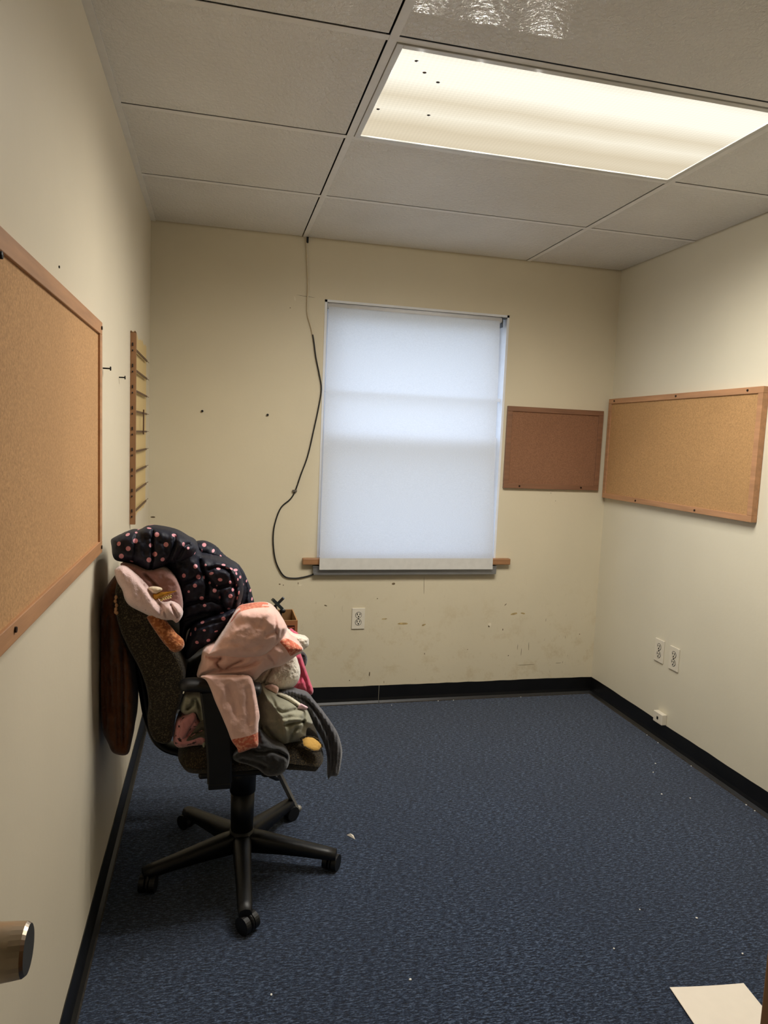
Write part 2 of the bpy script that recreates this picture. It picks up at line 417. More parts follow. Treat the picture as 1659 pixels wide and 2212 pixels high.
# roller blind
bl = thing('roller_blind', 'white translucent roller blind pulled down over the window', 'blind', (1.34, D-.03, .75))
m_bl, nt, b = newmat('blind fabric')
nt.nodes.remove(b)
v = coords(nt, (40, 40, 400)); nz = N(nt, 'ShaderNodeTexNoise', Scale=3., Detail=3.); nt.links.new(v, nz.inputs['Vector'])
cc = ramp(nt, nz.outputs['Fac'], .3, .7, srgb((216, 217, 218)), srgb((230, 231, 232)))
df = N(nt, 'ShaderNodeBsdfDiffuse'); tl = N(nt, 'ShaderNodeBsdfTranslucent'); mx = N(nt, 'ShaderNodeMixShader', Fac=.5)
nt.links.new(cc, df.inputs[0]); nt.links.new(cc, tl.inputs[0]); nt.links.new(df.outputs[0], mx.inputs[1]); nt.links.new(tl.outputs[0], mx.inputs[2]); nt.links.new(mx.outputs[0], nt.nodes['Material Output'].inputs[0])
def blind_pt(s, t, th=0):
    # s across, t down
    x = (.872+(1.813-.872)*s)*(1-t) + (.862+(1.838-.862)*s)*t
    z = 2.122*(1-t) + .758*t
    y = (D-.004)*(1-t) + (D-.043)*t + .002*math.sin(3*s+5*t)
    if s > .9: x += .008*math.sin(PI*min(1, max(0, (t-.25)/.6)))*(s-.9)*-8
    return Vector((x, y+th, z))
def sheet(ta, tb, name, mat, th=.0008, nx=24, ny=40):
    bm = bmesh.new(); G = {}
    for k in (0, 1):
        for i in range(nx+1):
            for j in range(ny+1): G[k, i, j] = bm.verts.new(blind_pt(i/nx, ta+(tb-ta)*j/ny, th*(1 if k else -1)))
    for i in range(nx):
        for j in range(ny):
            bm.faces.new((G[0, i, j], G[0, i, j+1], G[0, i+1, j+1], G[0, i+1, j])); 
            bm.faces.new((G[1, i, j], G[1, i+1, j], G[1, i+1, j+1], G[1, i, j+1]))
    return mesh_obj(name, bm, mat, bl, True)
bm = bmesh.new()
nx, ny = 24, 48; G = {}
for i in range(nx+1):
    for j in range(ny+1): G[i, j] = bm.verts.new(blind_pt(i/nx, .962*j/ny))
for i in range(nx):
    for j in range(ny): bm.faces.new((G[i, j], G[i, j+1], G[i+1, j+1], G[i+1, j]))
mesh_obj('fabric', bm, m_bl, bl, True)
sheet(.955, 1.0, 'hem_bar', plain('blind hem', (206, 204, 198), .8, var=.03), .003, 24, 3)
bm = bmesh.new(); cyl(bm, (.868, D+.012, 2.128), (1.826, D+.012, 2.128), .016)
mesh_obj('roller_tube', bm, M_white, bl, True)
bm = bmesh.new(); box(bm, (WX1-q-.026, D-.0, 2.09), (WX1-q-.022, D+.035, 2.143)); box(bm, (WX1-q-.03, D-.004, 2.138), (WX1-q, D+.035, 2.1435))
mesh_obj('bracket', bm, plain('bracket grey', (92, 98, 104), .4, metal=.5), bl)
bm = bmesh.new(); box(bm, (WX0+q, D+.0, 2.10), (WX0+q+.003, D+.03, 2.143)); mesh_obj('bracket', bm, plain('bracket grey', (92, 98, 104), .4, metal=.5), bl)

# ------------------------------------------------------------------ ceiling light
cl = thing('ceiling_light', 'recessed fluorescent ceiling light with a glowing prismatic lens', 'ceiling light', ((fx0+fx1)/2, (fy0+fy1)/2, H))
m_lens, nt, b = newmat('glowing lens')
v = coords(nt); sep = N(nt, 'ShaderNodeSeparateXYZ'); nt.links.new(v, sep.inputs[0])
n = N(nt, 'ShaderNodeValToRGB'); e = n.color_ramp.elements
t_ = math_(nt, 'DIVIDE', math_(nt, 'SUBTRACT', sep.outputs['Y'], fy0), .6096)
wob = N(nt, 'ShaderNodeTexNoise', Scale=2.5, Detail=2.); nt.links.new(v, wob.inputs['Vector'])
t2 = math_(nt, 'ADD', t_, math_(nt, 'MULTIPLY', math_(nt, 'SUBTRACT', wob.outputs['Fac'], .5), .10))
nt.links.new(t2, n.inputs['Fac'])
stops = [(0, .92), (.12, 1.12), (.30, 1.10), (.46, .80), (.60, .98), (.76, .74), (.86, .78), (1, .72)]
e[0].position, e[0].color = 0, (.92, .92, .92, 1); e[1].position, e[1].color = 1, (.72, .72, .72, 1)
for p_, c_ in stops[1:-1]:
    k = e.new(p_); k.color = (c_/1.2, c_/1.2, c_/1.2, 1)
e[0].color = (.77,)*3+(1,); e[len(e)-1].color = (.60,)*3+(1,)
pr = N(nt, 'ShaderNodeTexChecker', Scale=110.); nt.links.new(coords(nt, (1, 1, 1), rot=(0, 0, PI/4)), pr.inputs['Vector'])
pv = math_(nt, 'ADD', math_(nt, 'MULTIPLY', pr.outputs['Fac'], .06), .96)
st = math_(nt, 'MULTIPLY', math_(nt, 'MULTIPLY', n.outputs['Color'], 1.04), pv)
cr = mixc(nt, ramp(nt, n.outputs['Color'], .62, .9), (1.0, .86, .62, 1), (1.0, .95, .80, 1))
nt.nodes.remove(b); em = N(nt, 'ShaderNodeEmission'); nt.links.new(cr, em.inputs['Color']); nt.links.new(st, em.inputs['Strength']); nt.links.new(em.outputs[0], nt.nodes['Material Output'].inputs[0])
fr = .02
B_('lens', (fx0+TW+fr, fy0+TW+fr, H+.0), (fx1-TW-fr, fy1-TW-fr, H+.003), m_lens, cl)
bm = bmesh.new()
for a_, b_ in (((fx0+TW+.002, fy0+TW+.002), (fx0+TW+fr, fy1-TW-.002)), ((fx1-TW-fr, fy0+TW+.002), (fx1-TW-.002, fy1-TW-.002)), ((fx0+TW+fr, fy0+TW+.002), (fx1-TW-fr, fy0+TW+fr)), ((fx0+TW+fr, fy1-TW-fr), (fx1-TW-fr, fy1-TW-.002))):
    box(bm, (*a_, H-.004), (*b_, H+.01), .001)
mesh_obj('door_frame', bm, plain('white fixture metal', (214, 214, 210), .35, var=.02), cl)
bm = bmesh.new(); g_ = .004
box(bm, (fx0+g_, fy0+g_, H+.0008), (fx0+g_+.004, fy1-g_, H+.11)); box(bm, (fx1-g_-.004, fy0+g_, H+.0008), (fx1-g_, fy1-g_, H+.11)); box(bm, (fx0+g_+.004, fy0+g_, H+.0008), (fx1-g_-.004, fy0+g_+.004, H+.11)); box(bm, (fx0+g_+.004, fy1-g_-.004, H+.0008), (fx1-g_-.004, fy1-g_, H+.11)); box(bm, (fx0+g_, fy0+g_, H+.11), (fx1-g_, fy1-g_, H+.115))
mesh_obj('housing', bm, plain('grey fixture housing', (120, 120, 118), .6), cl)
for px, py in ((900, 132), (917, 157), (946, 178), (926, 249), (817, 236), (1147, 47)):
    p = on(px, py, 2, H-.0005)
    if fx0 < p.x < fx1 and fy0 < p.y < fy1:
        bm = bmesh.new(); ellip(bm, p, (.006, .005, .0015), seg=8); mesh_obj('dust_speck', bm, M_screw, cl)

# three tubes behind the lens, as rows of lamps at the lens plane
LAMP_W = 165.0
for jy in range(3):
    for ix in range(7):
        for kind, share in (('SPOT', .94), ('POINT', .035)):
            l = bpy.data.lights.new('fluorescent_tube_lamp', kind); l.energy = LAMP_W*share/21; l.color = (1.0, .955, .875); l.shadow_soft_size = 0
            if kind == 'SPOT': l.spot_size = math.radians(172); l.spot_blend = 1.0
            o = link(bpy.data.objects.new('fluorescent_tube_lamp', l)); o.location = (fx0+.10+(fx1-fx0-.20)*ix/6, fy0+.10+(.41)*jy/2, H-(.0065 if ix < 3 or kind == 'SPOT' else .0036))

# ------------------------------------------------------------------ bulletin boards
def screws(parent, pts, axis, r=.005):
    for p in pts:
        bm = bmesh.new(); p = Vector(p); d = Vector((0, 0, 0)); d[axis[0]] = axis[1]
        cyl(bm, p-d*.002, p+d*.003, r, seg=10); mesh_obj('screw', bm, M_screw, parent)
def board(label, loc, wall, a0, a1, z0, z1, th, fw_, mfr, mck, sc):
    t = thing('bulletin_board', label, 'bulletin board', loc)
    def pt(a, d, z):                           # a along wall, d out from wall
        return {'L': (d, a, z), 'R': (W-d, a, z), 'B': (a, D-d, z)}[wall]
    def bx(bm, A, Bq, bev=0):
        lo = [min(x, y) for x, y in zip(A, Bq)]; hi = [max(x, y) for x, y in zip(A, Bq)]
        box(bm, lo, hi, bev)
    bm = bmesh.new()
    bx(bm, pt(a0, .001, z1-fw_), pt(a1, th, z1), .0015); bx(bm, pt(a0, .001, z0), pt(a1, th, z0+fw_), .0015)
    bx(bm, pt(a0, .001, z0+fw_), pt(a0+fw_, th, z1-fw_), .0015); bx(bm, pt(a1-fw_, .001, z0+fw_), pt(a1, th, z1-fw_), .0015)
    mesh_obj('frame', bm, mfr, t)
    bm = bmesh.new(); bx(bm, pt(a0+fw_, .002, z0+fw_), pt(a1-fw_, th-.006, z1-fw_)); mesh_obj('cork_panel', bm, mck, t)
    ax = {'L': (0, 1), 'R': (0, -1), 'B': (1, -1)}[wall]
    screws(t, [pt(a, th, z) for a, z in sc], ax)
    return t
board('large tan cork board in an oak frame on the left wall', (0, 1.45, 1.11), 'L', .87, 2.078, 1.107, 1.738, .02, .034, M_oak, M_cork_l,
      [(2.06, 1.721), (2.06, 1.124), (1.2, 1.128), (.89, 1.721)])
board('small dark brown cork board on the back wall beside the window', (2.18, D, 1.21), 'B', 1.886, 2.472, 1.213, 1.668, .018, .028, M_redoak, M_cork_b,
      [(1.98, 1.227), (2.36, 1.227)])
t = board('wide cork board in oak frame on the right wall', (W, 3.07, 1.17), 'R', 2.482, 3.657, 1.174, 1.737, .03, .028, M_oak, M_cork_r,
      [(3.6, 1.724), (3.05, 1.724), (2.57, 1.724), (3.32, 1.187), (2.84, 1.187)])
pp_ = on(2, 551, 0, .034)
bm = bmesh.new(); cyl(bm, (.010, pp_.y, pp_.z+.003), (.034, pp_.y, pp_.z), .0032, seg=12); cyl(bm, (.030, pp_.y, pp_.z), (.036, pp_.y, pp_.z), .0055, seg=12)
tag(mesh_obj('push_pin', bm, M_wheel, None, True), 'black push pin near the top of the left cork board', 'push pin')

# ------------------------------------------------------------------ slat rack on the left wall
rk = thing('slat_rack', 'wooden strip rack with nine thin slats on the left wall by the corner', 'rack', (.012, 2.89, 1.08))
bm = bmesh.new(); 
box(bm, (.0005, 2.878, 1.083), (.021, 2.898, 1.822))
vs = cyl(bm, (.003, 2.898, 1.822), (.003, 2.878, 1.822), .005, seg=3)
vs = cyl(bm, (.017, 2.898, 1.822), (.017, 2.878, 1.822), .005, seg=3)
mesh_obj('upright', bm, M_strip, rk)
zs = [1.767-(1.767-1.129)*i/8 for i in range(9)]
for i, z in enumerate(zs):
    bm = bmesh.new(); box(bm, (.008, 2.898, z-.007), (.0125, 3.42, z+.001)); box(bm, (.0095, 3.42, z-.003), (.011, 3.52, z-.001))
    mesh_obj('slat', bm, M_slat, rk)
    bm = bmesh.new(); box(bm, (.007, 2.875, z+.002), (.011, 2.879, z+.014)); box(bm, (.007, 2.8755, z-.018), (.011, 2.879, z-.012)); mesh_obj('peg_hole', bm, M_hole, rk)
bm = bmesh.new(); cyl(bm, (.015, 3.24, zs[3]+.012), (.015, 3.24, zs[4]-.015), .003, seg=8); mesh_obj('cross_rod', bm, M_slat, rk)

# ------------------------------------------------------------------ nails and screws in the walls
def nail(label, p, n, grp=None, name='wall_nail', L=.018, cat='nail'):
    p, n = Vector(p), Vector(n); bm = bmesh.new()
    cyl(bm, p-n*.003, p+n*L, .0022, seg=8); cyl(bm, p+n*L, p+n*(L+.003), .006, seg=10)
    return tag(mesh_obj(name, bm, M_hole), label, cat, grp)
nail('bent nail in the left wall nearer the large cork board', (0, 2.219, 1.627), (1, 0, 0), 'nails in the left wall', L=.02)
nail('straight nail in the left wall nearer the slat rack', (0, 2.567, 1.627), (1, 0, 0), 'nails in the left wall')
nail('dark screw in the back wall, left one of the pair, nearer the corner', (.252, D, 1.558), (0, -1, 0), 'screws in the back wall', 'wall_screw', .004, 'screw')
nail('dark screw in the back wall, right one of the pair, nearer the window', (.576, D, 1.555), (0, -1, 0), 'screws in the back wall', 'wall_screw', .004, 'screw')
bm = bmesh.new(); cyl(bm, (-.001, 1.636, 1.785), (.002, 1.636, 1.785), .0028, seg=10)
tag(mesh_obj('wall_screw', bm, M_hole), 'small dark screw high on the left wall above the cork board', 'screw')

# ------------------------------------------------------------------ cable beside the window
cab = [(283, 40), (283, 60), (290, 250), (292, 330), (288, 420), (290, 500), (310, 570), (325, 650), (338, 750), (358, 850), (371, 940), (355, 1050), (325, 1190), (290, 1340), (250, 1450), (215, 1550), (185, 1600), (130, 1650), (95, 1740), (83, 1830), (90, 1930), (110, 2000), (150, 2060), (210, 2072), (270, 2064), (320, 2050), (338, 2043)]
P = crom([on(560+u/2.766, 500+v/2.766, 1, D-.007) for u, v in cab], 5)
bm = bmesh.new()
tube(bm, P, .0036, 8, [1 if i < 33 else 0 for i in range(len(P))])
cb = tag(mesh_obj('cable', bm, [M_cable, M_cablep]), 'thin cable running down the back wall left of the window, white above and black below', 'cable')
p = on(560+212/2.766, 500+1550/2.766, 1, D)
B_('cable_clip', (p.x-.012, D-.012, p.z-.005), (p.x+.01, D-.0005, p.z+.006), plain('clip grey', (96, 90, 80), .5), cb)
bm = bmesh.new(); p = on(560+288/2.766, 500+46/2.766, 1, D); box(bm, (p.x-.006, D-.02, H-.03), (p.x+.004, D-.0005, H-.004)); mesh_obj('cable_hook', bm, M_hole, cb)

# ------------------------------------------------------------------ outlets
def outlet(label, c, wall, grp=None):
    t = thing('wall_outlet', label, 'power outlet', c, grp)
    def tr(a, d, z):
        return Vector((c[0]+a, D-d, c[2]+z)) if wall == 'B' else Vector((W-d, c[1]+a, c[2]+z))
    def bx(bm, A, Bq, bev=0):
        A, Bq = tr(*A), tr(*Bq); box(bm, [min(x, y) for x, y in zip(A, Bq)], [max(x, y) for x, y in zip(A, Bq)], bev)
    bm = bmesh.new(); bx(bm, (-.036, .0005, -.058), (.036, .0065, .058), .002); mesh_obj('cover_plate', bm, M_ivory, t)
    for zz in (.020, -.020):
        bm = bmesh.new(); cyl(bm, tr(0, .004, zz), tr(0, .0085, zz), .0155, seg=20)
        o = mesh_obj('socket', bm, M_ivory, t)
        bm = bmesh.new()
        cyl(bm, tr(0, .006, zz), tr(0, .0072, zz), .0178, seg=20); bx(bm, (-.0095, .008, zz-.001), (-.005, .0092, zz+.011)); bx(bm, (.005, .008, zz), (.0092, .0092, zz+.010)); cyl(bm, tr(0, .008, zz-.008), tr(0, .0092, zz-.008), .0042, seg=10)  # wide disc is a dark ring painting the contour shadow round the socket
        mesh_obj('slots_shadow_ring', bm, M_hole, o)
    bm = bmesh.new(); cyl(bm, tr(0, .006, 0), tr(0, .0078, 0), .003, seg=10); mesh_obj('screw', bm, M_screw, t)
    return t
outlet('ivory power outlet on the back wall under the window', (1.091, D, .480), 'B')
outlet('ivory power outlet on the right wall, farther of the pair', (W, 3.050, .450), 'R', 'outlets on the right wall')
outlet('ivory power outlet on the right wall, nearer of the pair', (W, 2.930, .446), 'R', 'outlets on the right wall')
jk = thing('phone_jack', 'small ivory surface phone jack on the right wall above the black base', 'phone jack', (W, 2.985, .098))
bm = bmesh.new(); box(bm, (W-.028, 2.95, .098), (W-.0005, 3.022, .152), .003); mesh_obj('housing', bm, M_ivory, jk)
B_('jack_port', (W-.0295, 2.98, .118), (W-.0275, 2.992, .132), M_hole, jk)

# ------------------------------------------------------------------ paper and crumbs on the floor
bm = bmesh.new()
a = Vector((1.551, 1.532)); dx = Vector((.2147, -.0245)).normalized()*.216; dy = Vector((-dx.y, dx.x)).normalized()*-.279
G = {}
for k in (0, 1):
    for i in range(9):
        for j in range(9):
            q2 = a+dx*(i/8)+dy*(j/8); G[k, i, j] = bm.verts.new((q2.x, q2.y, .003+.0012*k+.002*(abs(i-4)/4)**2))
for i in range(8):
    for j in range(8):
        bm.faces.new((G[1, i, j], G[1, i, j+1], G[1, i+1, j+1], G[1, i+1, j])); bm.faces.new((G[0, i, j], G[0, i+1, j], G[0, i+1, j+1], G[0, i, j+1]))
tag(mesh_obj('paper_sheet', bm, M_paper, None, True), 'blank white sheet of paper lying on the carpet near the brown door edge', 'paper')
bm = bmesh.new(); p = on(758, 1808, 2, 0)
vs = [bm.verts.new(p+Vector(c)) for c in ((-.014, .012, .002), (.010, .004, .004), (.012, -.022, .002), (-.002, .004, .012), )]
for f in ((0, 2, 1), (0, 3, 2), (1, 2, 3), (0, 1, 3)): bm.faces.new([vs[i] for i in f])
tag(mesh_obj('paper_scrap', bm, M_paper), 'white triangular paper scrap on the carpet right of the chair', 'paper scrap')
cr_px = [(846, 1524), (941, 1508), (974, 1507), (1119, 1501), (1416, 1650), (1411, 1669), (1500, 1655), (1429, 1716), (1491, 1725), (1437, 1604), (1404, 1588), (1616, 1739), (1634, 1752), (1382, 1966), (1505, 1984), (1604, 2061), (1326, 2050), (886, 2117), (586, 2150)]
bm = bmesh.new(); ret = bmesh.ops.create_icosphere(bm, subdivisions=1, radius=1)
for v_ in bm.verts: v_.co = Vector((v_.co.x*.0035, v_.co.y*.0028, v_.co.z*.002))*(1+.3*noise.noise(v_.co*3))
cr0 = tag(mesh_obj('crumb', bm, M_crumb), 'tiny white crumb lying on the blue carpet', 'crumb', 'white crumbs on the carpet')
for i, (px, py) in enumerate(cr_px):
    o = cr0 if i == 0 else link(cr0.copy())
    p = on(px, py, 2, 0); p.x = min(p.x, W-.025); p.y = min(p.y, D-.025)
    o.location = (p.x, p.y, .002); o.rotation_euler = (0, 0, i*1.3); s = .8+.5*((i*37) % 10)/10; o.scale = (s, s, 1)

# ------------------------------------------------------------------ door leaf just left of the camera, with its knob
dr = struct(link(bpy.data.objects.new('door_1', None))); dr.location = (.085, .55, 0)
B_('door_leaf', (.062, -.195, .01), (.102, .555, 2.04), M_door, dr)
bm = bmesh.new(); c = on(62, 2050, 0, .196)
prof = [(.102, .034), (.106, .034), (.112, .016), (.126, .014), (.134, .0215), (.150, .0225), (.185, .0200), (.1935, .0192), (.196, .0175)]
rings = []
for x, r in prof: rings.append([bm.verts.new((x, c.y+r*math.cos(2*PI*k/32), c.z+r*math.sin(2*PI*k/32))) for k in range(32)])
for i in range(len(rings)-1):
    for k in range(32):
        f = bm.faces.new((rings[i][k], rings[i+1][k], rings[i+1][(k+1) % 32], rings[i][(k+1) % 32])); f.smooth = i < 6
f = bm.faces.new(rings[-1][::-1]); f.material_index = 1
bmesh.ops.recalc_face_normals(bm, faces=bm.faces)
mesh_obj('door_knob', bm, [M_nickel, M_nickel2], dr)

# ==================================================================== CHAIR
ch = thing('office_chair', 'dark office swivel chair heaped with clothes against the left wall', 'office chair', (.432, 2.30, 0))
m_up = fabric('worn brown chair fabric', (42, 36, 27), .8, .12, .9, 260, .12, c2=(96, 85, 63), c2s=300, c2lo=.5, c2hi=.72)
m_up2 = fabric('worn seat fabric', (36, 30, 21), .9, .2, .7, 260, .12, c2=(92, 78, 52), c2s=240, c2lo=.5, c2hi=.75)
m_foam = fabric('yellow foam', (200, 158, 84), .9, .12, .5, 120, .1)
cx, cy = .432, 2.30
# five-star base
for k in range(5):
    a = math.radians(-90+72*k); d = Vector((math.cos(a), math.sin(a), 0)); s = Vector((-d.y, d.x, 0))
    bm = bmesh.new(); rings = []
    for t, w_, zt, hb in ((.0, .030, .118, .060), (.06, .029, .116, .058), (.14, .026, .104, .046), (.22, .0235, .091, .036), (.29, .022, .081, .030), (.325, .019, .075, .024)):
        c = Vector((cx, cy, 0))+d*t*(1.08 if k == 0 else 1)
        prof = [(-w_, zt-hb), (-w_*1.0, zt-.012), (-w_*.7, zt-.002), (0, zt+.001), (w_*.7, zt-.002), (w_, zt-.012), (w_, zt-hb), (0, zt-hb+.004)]
        rings.append([bm.verts.new(c+s*x+Vector((0, 0, z))) for x, z in prof])
    for i in range(len(rings)-1):
        for q2 in range(8):
            f = bm.faces.new((rings[i][q2], rings[i][(q2+1) % 8], rings[i+1][(q2+1) % 8], rings[i+1][q2])); f.smooth = True
    bm.faces.new(rings[0]); bm.faces.new(rings[-1][::-1]); bmesh.ops.recalc_face_normals(bm, faces=bm.faces)
    lg = mesh_obj('leg', bm, M_plastic, ch)
    e_ = Vector((cx, cy, 0))+d*(.332 if k == 0 else .305)
    tw = math.radians((40, 75, -20, 10, 60)[k]); wd = Vector((math.cos(a+tw), math.sin(a+tw), 0)); ws = Vector((-wd.y, wd.x, 0))
    bm = bmesh.new(); c = e_+wd*.012
    for sg in (-1, 1):
        cyl(bm, c+ws*sg*.008+Vector((0, 0, .0275)), c+ws*sg*.025+Vector((0, 0, .0275)), .0265, seg=24)
    cyl(bm, c+ws*-.010+Vector((0, 0, .0275)), c+ws*.010+Vector((0, 0, .0275)), .008, seg=12)
    hood = bmesh.ops.create_uvsphere(bm, u_segments=16, v_segments=10, radius=.03)
    bmesh.ops.transform(bm, matrix=Matrix.Translation(c+Vector((0, 0, .030))) @ Matrix.Rotation(math.atan2(ws.y, ws.x), 4, 'Z') @ Matrix.Diagonal((.30, 1.0, 1.0, 1)), verts=hood['verts'])
    cyl(bm, e_+Vector((0, 0, .045)), e_+Vector((0, 0, .072)), .011, seg=12)
    mesh_obj('caster', bm, M_wheel, lg, False)
bm = bmesh.new(); cyl(bm, (cx, cy, .058), (cx, cy, .125), .046, .040, 28); cyl(bm, (cx, cy, .125), (cx, cy, .26), .0375, .040, 28); cyl(bm, (cx, cy, .26), (cx, cy, .385), .043, .044, 28)
mesh_obj('gas_column', bm, M_plastic, ch, True)
bm = bmesh.new(); box(bm, (cx-.11, cy-.09, .372), (cx+.10, cy+.09, .418), .012); box(bm, (.29, cy-.20, .405), (.52, cy+.20, .424), .008)
mesh_obj('seat_mechanism', bm, M_plastic, ch)
bm = bmesh.new(); a0 = c1(1010, 1600, 2.12); a1 = c1(1130, 1640, 2.0)
tube(bm, crom([(.50, 2.14, .392), (.53, 2.10, .39), c1(1110, 1632, 2.06), c1(1175, 1638, 2.05)], 5), [.006]*6+[.008]*4+[.016]*5+[.012], 10, flat=(1, .7))
mesh_obj('lever', bm, M_plastic, ch, True)

# seat cushion: rounded slab, curled front edge, one corner worn through to the foam
def seat_mesh():
    bm = bmesh.new(); nx, ny = 46, 40; x0, x1, y0, y1 = .225, .682, 2.045, 2.555
    V = {}
    for side in (0, 1):
        for i in range(nx+1):
            for j in range(ny+1):
                u, w_ = i/nx*2-1, j/ny*2-1
                # superellipse mapping to round the plan corners
                k = (abs(u)**5+abs(w_)**5)**.2; m_ = max(abs(u), abs(w_), 1e-6); f = m_/k if k > 1e-6 else 1
                uu, ww = u*f, w_*f
                e1 = max(0, 1-m_**6)**.5
                x = (x0+x1)/2+uu*(x1-x0)/2; y = (y0+y1)/2+ww*(y1-y0)/2
                zc = .470-.012*u*u-(.026*max(0, (u-.25)/.75)**1.5)
                dz = (.052*e1+.008*(1-uu*uu)*(1-ww*ww)) if side == 0 else -.044*e1
                z = zc+dz+.0025*noise.noise(Vector((x*14, y*14, side*3)))
                V[side, i, j] = bm.verts.new((x, y, z))
    for i in range(nx):
        for j in range(ny):
            f = bm.faces.new((V[0, i, j], V[0, i+1, j], V[0, i+1, j+1], V[0, i, j+1])); f.smooth = True
            f = bm.faces.new((V[1, i, j], V[1, i, j+1], V[1, i+1, j+1], V[1, i+1, j])); f.smooth = True
    bmesh.ops.remove_doubles(bm, verts=bm.verts, dist=.0004)
    return bm
seat = mesh_obj('seat', seat_mesh(), m_up2, ch)
bm = bmesh.new()                                # torn patch: foam bulging through a ragged rim
tc = c1(1405, 1440, 2.075); tn = Vector((.35, -.62, .7)).normalized(); ta = Vector((.86, .10, -.42)); ta = (ta-tn*ta.dot(tn)).normalized(); tb = tn.cross(ta)
rings = []
for i in range(9):
    r = i/8; ring = []
    for k in range(28):
        a = 2*PI*k/28; rr = r*(1+.12*noise.noise(Vector((math.cos(a)*1.5, math.sin(a)*1.5, 2)))*(r))
        ring.append(bm.verts.new(tc+ta*(rr*.036*math.cos(a))+tb*(rr*.023*math.sin(a))+tn*(.0035*(1-r*r)-.006*r**6)))
    rings.append(ring)
for i in range(8):
    for k in range(28):
        f = bm.faces.new((rings[i][k], rings[i+1][k], rings[i+1][(k+1) % 28], rings[i][(k+1) % 28])); f.smooth = True
bmesh.ops.remove_doubles(bm, verts=bm.verts, dist=.00005); bmesh.ops.recalc_face_normals(bm, faces=bm.faces)
fo = mesh_obj('exposed_foam', bm, m_foam, seat)
fo['label'] = 'yellow foam showing through torn seat cover'
bm = bmesh.new()
rim = [tc+ta*(.0355*math.cos(a)*(1+.05*math.sin(7*a)))+tb*(.0225*math.sin(a)*(1+.06*math.cos(5*a)))-tn*.002 for a in [2*PI*k/40 for k in range(41)]]
tube(bm, rim, [.0028+.0012*math.sin(3.7*i) for i in range(41)], 8); mesh_obj('torn_edge', bm, m_up2, seat, True)

# backrest: curved padded panel seen from its edge
prof = [(205, 300), (160, 380), (138, 470), (140, 590), (170, 720), (230, 850), (290, 960), (338, 1090), (352, 1200), (345, 1290), (358, 1370), (405, 1440), (500, 1440), (525, 1290), (562, 1190), (585, 1080), (592, 990), (560, 890), (480, 790), (410, 670), (370, 560), (330, 430), (280, 330)]
pr3 = crom([c1(u, v, 2.08) for u, v in prof], 4, True)
cen = sum(pr3, Vector())/len(pr3)
bm = bmesh.new(); ys_ = [(0, .80), (.004, .90), (.014, .97), (.03, 1), (.12, 1), (.24, 1), (.36, 1), (.45, 1), (.466, .97), (.476, .90), (.48, .8)]
rings = []
for dy_, sc in ys_:
    ring = []
    for p in pr3:
        q2 = Vector((p.x, 0, p.z)); near = min((Vector((o.x, 0, o.z))-q2).length for o in pr3 if o is not p)
        # shrink toward a mid-spine, not the centroid: offset inwards
        ring.append(Vector((p.x, 2.075+dy_, p.z)))
    L = len(ring)
    nr = []
    for i, p in enumerate(ring):
        t = (ring[(i+1) % L]-ring[i-1]).normalized(); nrm = Vector((-t.z, 0, t.x))
        nr.append(p+nrm*(1-sc)*.06)
    rings.append([bm.verts.new((max(.006, q2.x), q2.y, q2.z)) for q2 in nr])
for i in range(len(rings)-1):
    for k in range(L):
        f = bm.faces.new((rings[i][k], rings[i][(k+1) % L], rings[i+1][(k+1) % L], rings[i+1][k])); f.smooth = True
for r_ in (rings[0], rings[-1]):
    f = bm.faces.new(r_); f.smooth = False
bmesh.ops.triangulate(bm, faces=[f for f in bm.faces if len(f.verts) > 4])
bmesh.ops.recalc_face_normals(bm, faces=bm.faces)
mesh_obj('backrest', bm, m_up, ch)
bm = bmesh.new(); pa = c1(330, 1000, 2.3); 
tube(bm, crom([(.075, 2.3, .80), (.105, 2.3, .66), (.13, 2.3, .52), (.17, 2.3, .44), (.26, 2.3, .408), (.36, 2.3, .405)], 5), .016, 10, flat=(3.2, 1)); mesh_obj('back_support', bm, M_plastic, ch, True)

# arms: wide upright and a padded top
for sy, yy in ((-1, 2.035), (1, 2.565)):
    bm = bmesh.new(); sec = [(.428, .317, .388), (.50, .315, .387), (.60, .306, .384), (.66, .298, .380), (.705, .292, .378)]
    rings = []
    for z, xa, xb in sec:
        t = .013; e = .006
        pr = [(xa, -t+e), (xa+e, -t), (xb-e, -t), (xb, -t+e), (xb, t-e), (xb-e, t), (xa+e, t), (xa, t-e)]
        rings.append([bm.verts.new((x, yy+dy, z)) for x, dy in pr])
    for i in range(len(rings)-1):
        for k in range(8): bm.faces.new((rings[i][k], rings[i][(k+1) % 8], rings[i+1][(k+1) % 8], rings[i+1][k]))
    bm.faces.new(rings[0][::-1]); bm.faces.new(rings[-1])
    box(bm, (.320, min(yy-sy*.18, yy+sy*.013), .410), (.385, max(yy-sy*.18, yy+sy*.013), .428), .003)
    bmesh.ops.recalc_face_normals(bm, faces=bm.faces)
    ar = mesh_obj('armrest', bm, M_plastic, ch)
    bm = bmesh.new(); pd = [c1(u, v, 2.04) for u, v in ((568, 1082), (600, 1062), (700, 1062), (850, 1075), (960, 1082), (1040, 1088), (1078, 1095))]
    tube(bm, crom([Vector((p.x, yy, p.z)) for p in pd], 5), [.009, .013, .0155, .017, .018]+[.019]*22+[.019, .017, .013, .009], 14, flat=(1.6, 1.0)); mesh_obj('arm_pad', bm, M_plastic, ar, True)

